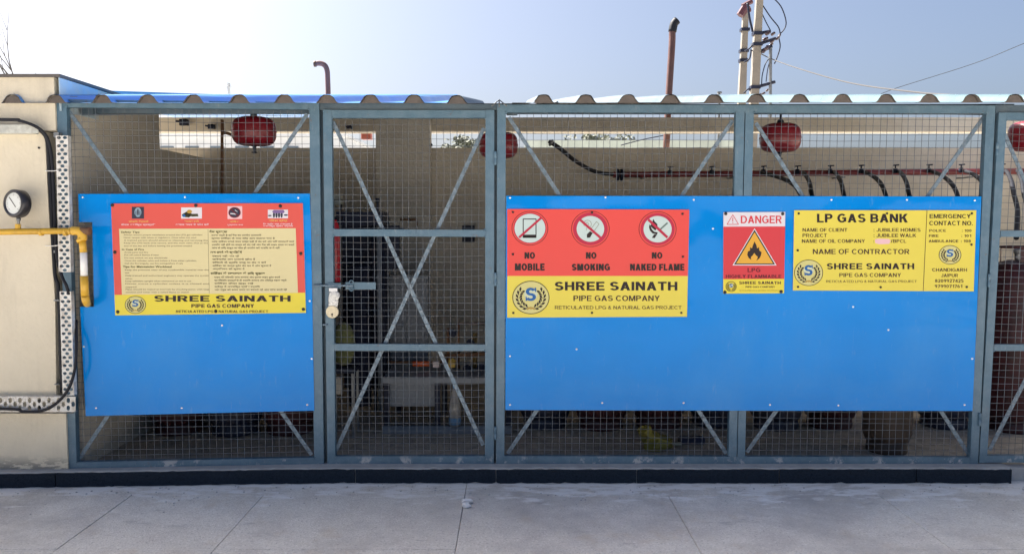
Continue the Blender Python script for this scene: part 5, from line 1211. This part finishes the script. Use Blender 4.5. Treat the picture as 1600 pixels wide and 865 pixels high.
# leafy trees far behind, seen through the slot
def leafy(px, ytop, Y, wid, label, seed):
    rnd = random.Random(seed); top = P(px, ytop, Y); H = top.z
    t_ = thing('leafy_tree', label, 'tree', (top.x, Y, 0), 'green trees seen through the rear slot')
    MB().tube([(top.x, Y, 0), (top.x + 0.1, Y, H * 0.4), (top.x, Y, H * 0.75)], [0.16, 0.12, 0.05], 8).tube([(top.x + 0.08, Y, H * 0.38), (top.x + wid * 0.3, Y + 0.2, H * 0.7)], [0.08, 0.03], 6).tube([(top.x + 0.08, Y, H * 0.42), (top.x - wid * 0.3, Y - 0.2, H * 0.7)], [0.08, 0.03], 6).build('trunk', bark_m, t_)
    mb = MB(); cl_ = [(rnd.gauss(0, .42) * wid, rnd.gauss(0, .35) * wid, H * rnd.uniform(0.55, 0.97), rnd.uniform(0.2, 0.42) * wid) for _ in range(26)]
    for c in cl_:
        for _ in range(45):
            v = Vector((rnd.gauss(0, 1), rnd.gauss(0, 1), rnd.gauss(0, 0.8))).normalized() * c[3] * rnd.uniform(0.5, 1.0)
            p = Vector((top.x + c[0], Y + c[1], min(c[2], H - c[3] * 0.6))) + v
            a = Vector((rnd.uniform(-1, 1), rnd.uniform(-1, 1), rnd.uniform(-1, 1))).normalized() * 0.13; b = a.orthogonal().normalized() * 0.08
            mb.add([p - a, p + b, p + a, p - b], [(0, 1, 2, 3)])
    mb.build('crown', leaf_m, t_)
leafy(935, 209, 45, 1.6, 'green tree in the slot left of the thin dark wire', 21)
leafy(960, 212, 48, 1.4, 'smaller green tree right beside it in the right slot', 22)
leafy(718, 212, 50, 1.8, 'green tree seen in the slot between gate brace and rear pillar', 23)
leafy(743, 213, 44, 1.2, 'low green shrubby tree in the slot next to the red extinguisher', 24)
# far pale wall and building
fb = thing('far_building', 'pale white block seen through the slot behind the left bay', 'building', (P(330, 300, 26).x, 26, 0))
xa_, xb_ = P(225, 200, 26).x, P(540, 200, 26).x; zt_ = P(330, 214, 26).z
MB().box((xa_, 26, 0), (xb_, 32, zt_)).build('wall', farwall_m, fb)
for i in range(7):
    xw = xa_ + 0.6 + i * (xb_ - xa_ - 1) / 7
    w_ = MB().box((xw, 25.96, zt_ - 1.25), (xw + 0.5, 25.995, zt_ - 0.35)).build('window', farwin_m, fb); MB().box((xw - 0.05, 25.9, zt_ - 1.33), (xw + 0.55, 25.995, zt_ - 1.26)).build('sill', farwall_m, w_)
MB().box((xa_ - 0.1, 25.9, zt_ + 0.001), (xb_ + 0.1, 32.1, zt_ + 0.08)).build('parapet', farwall_m, fb)
fw = tag(MB().box((P(820, 250, 40).x, 40, 0), (P(1150, 250, 40).x, 40.3, P(900, 219, 40).z)).build('compound_wall', mat('pale_green_wall', (0.45, 0.50, 0.44), 0.9, var=0.2, scale=0.8)), 'pale green far compound wall seen low in the right slot', 'wall')

# ================================================================== small things on the pavement
lp = PG(728, 789, TOPZ)
mb = lump((0, 0, 0), 0.024, 0.018, 0.016, 8, 9, 5, 0.3); mb.v = [(x + lp.x, y + lp.y - 0.028, max(TOPZ + 0.001, z + TOPZ + 0.012)) for x, y, z in mb.v]
mb2 = lump((0, 0, 0), 0.030, 0.016, 0.014, 9, 9, 5, 0.3); mb.add([(x + lp.x + 0.004, y + lp.y + 0.03, max(TOPZ + 0.001, z + TOPZ + 0.012)) for x, y, z in mb2.v], mb2.f)
tag(mb.build('crumpled_paper', white_m), 'crumpled white paper lying on the slab joint in front of the gate', 'litter')
mb = MB(); rnd = random.Random(12)
for k in range(260):
    x = rnd.uniform(-3.2, 3.2); y = -0.09 - abs(rnd.gauss(0, 0.16)); s_ = rnd.uniform(0.002, 0.006) * (1.5 if k % 17 == 0 else 1)
    if x < LX0: y += LS * (x - LX0)
    mb.lathe([(s_, 0), (s_ * 0.9, s_ * 0.5), (s_ * 0.3, s_ * 0.8)], (x, y, TOPZ - 0.0005), 5)
o = mb.build('grit', mortar_m); o['kind'] = 'stuff'; tag(o, 'pale grit and plaster crumbs scattered along the foot of the kerb', 'grit')
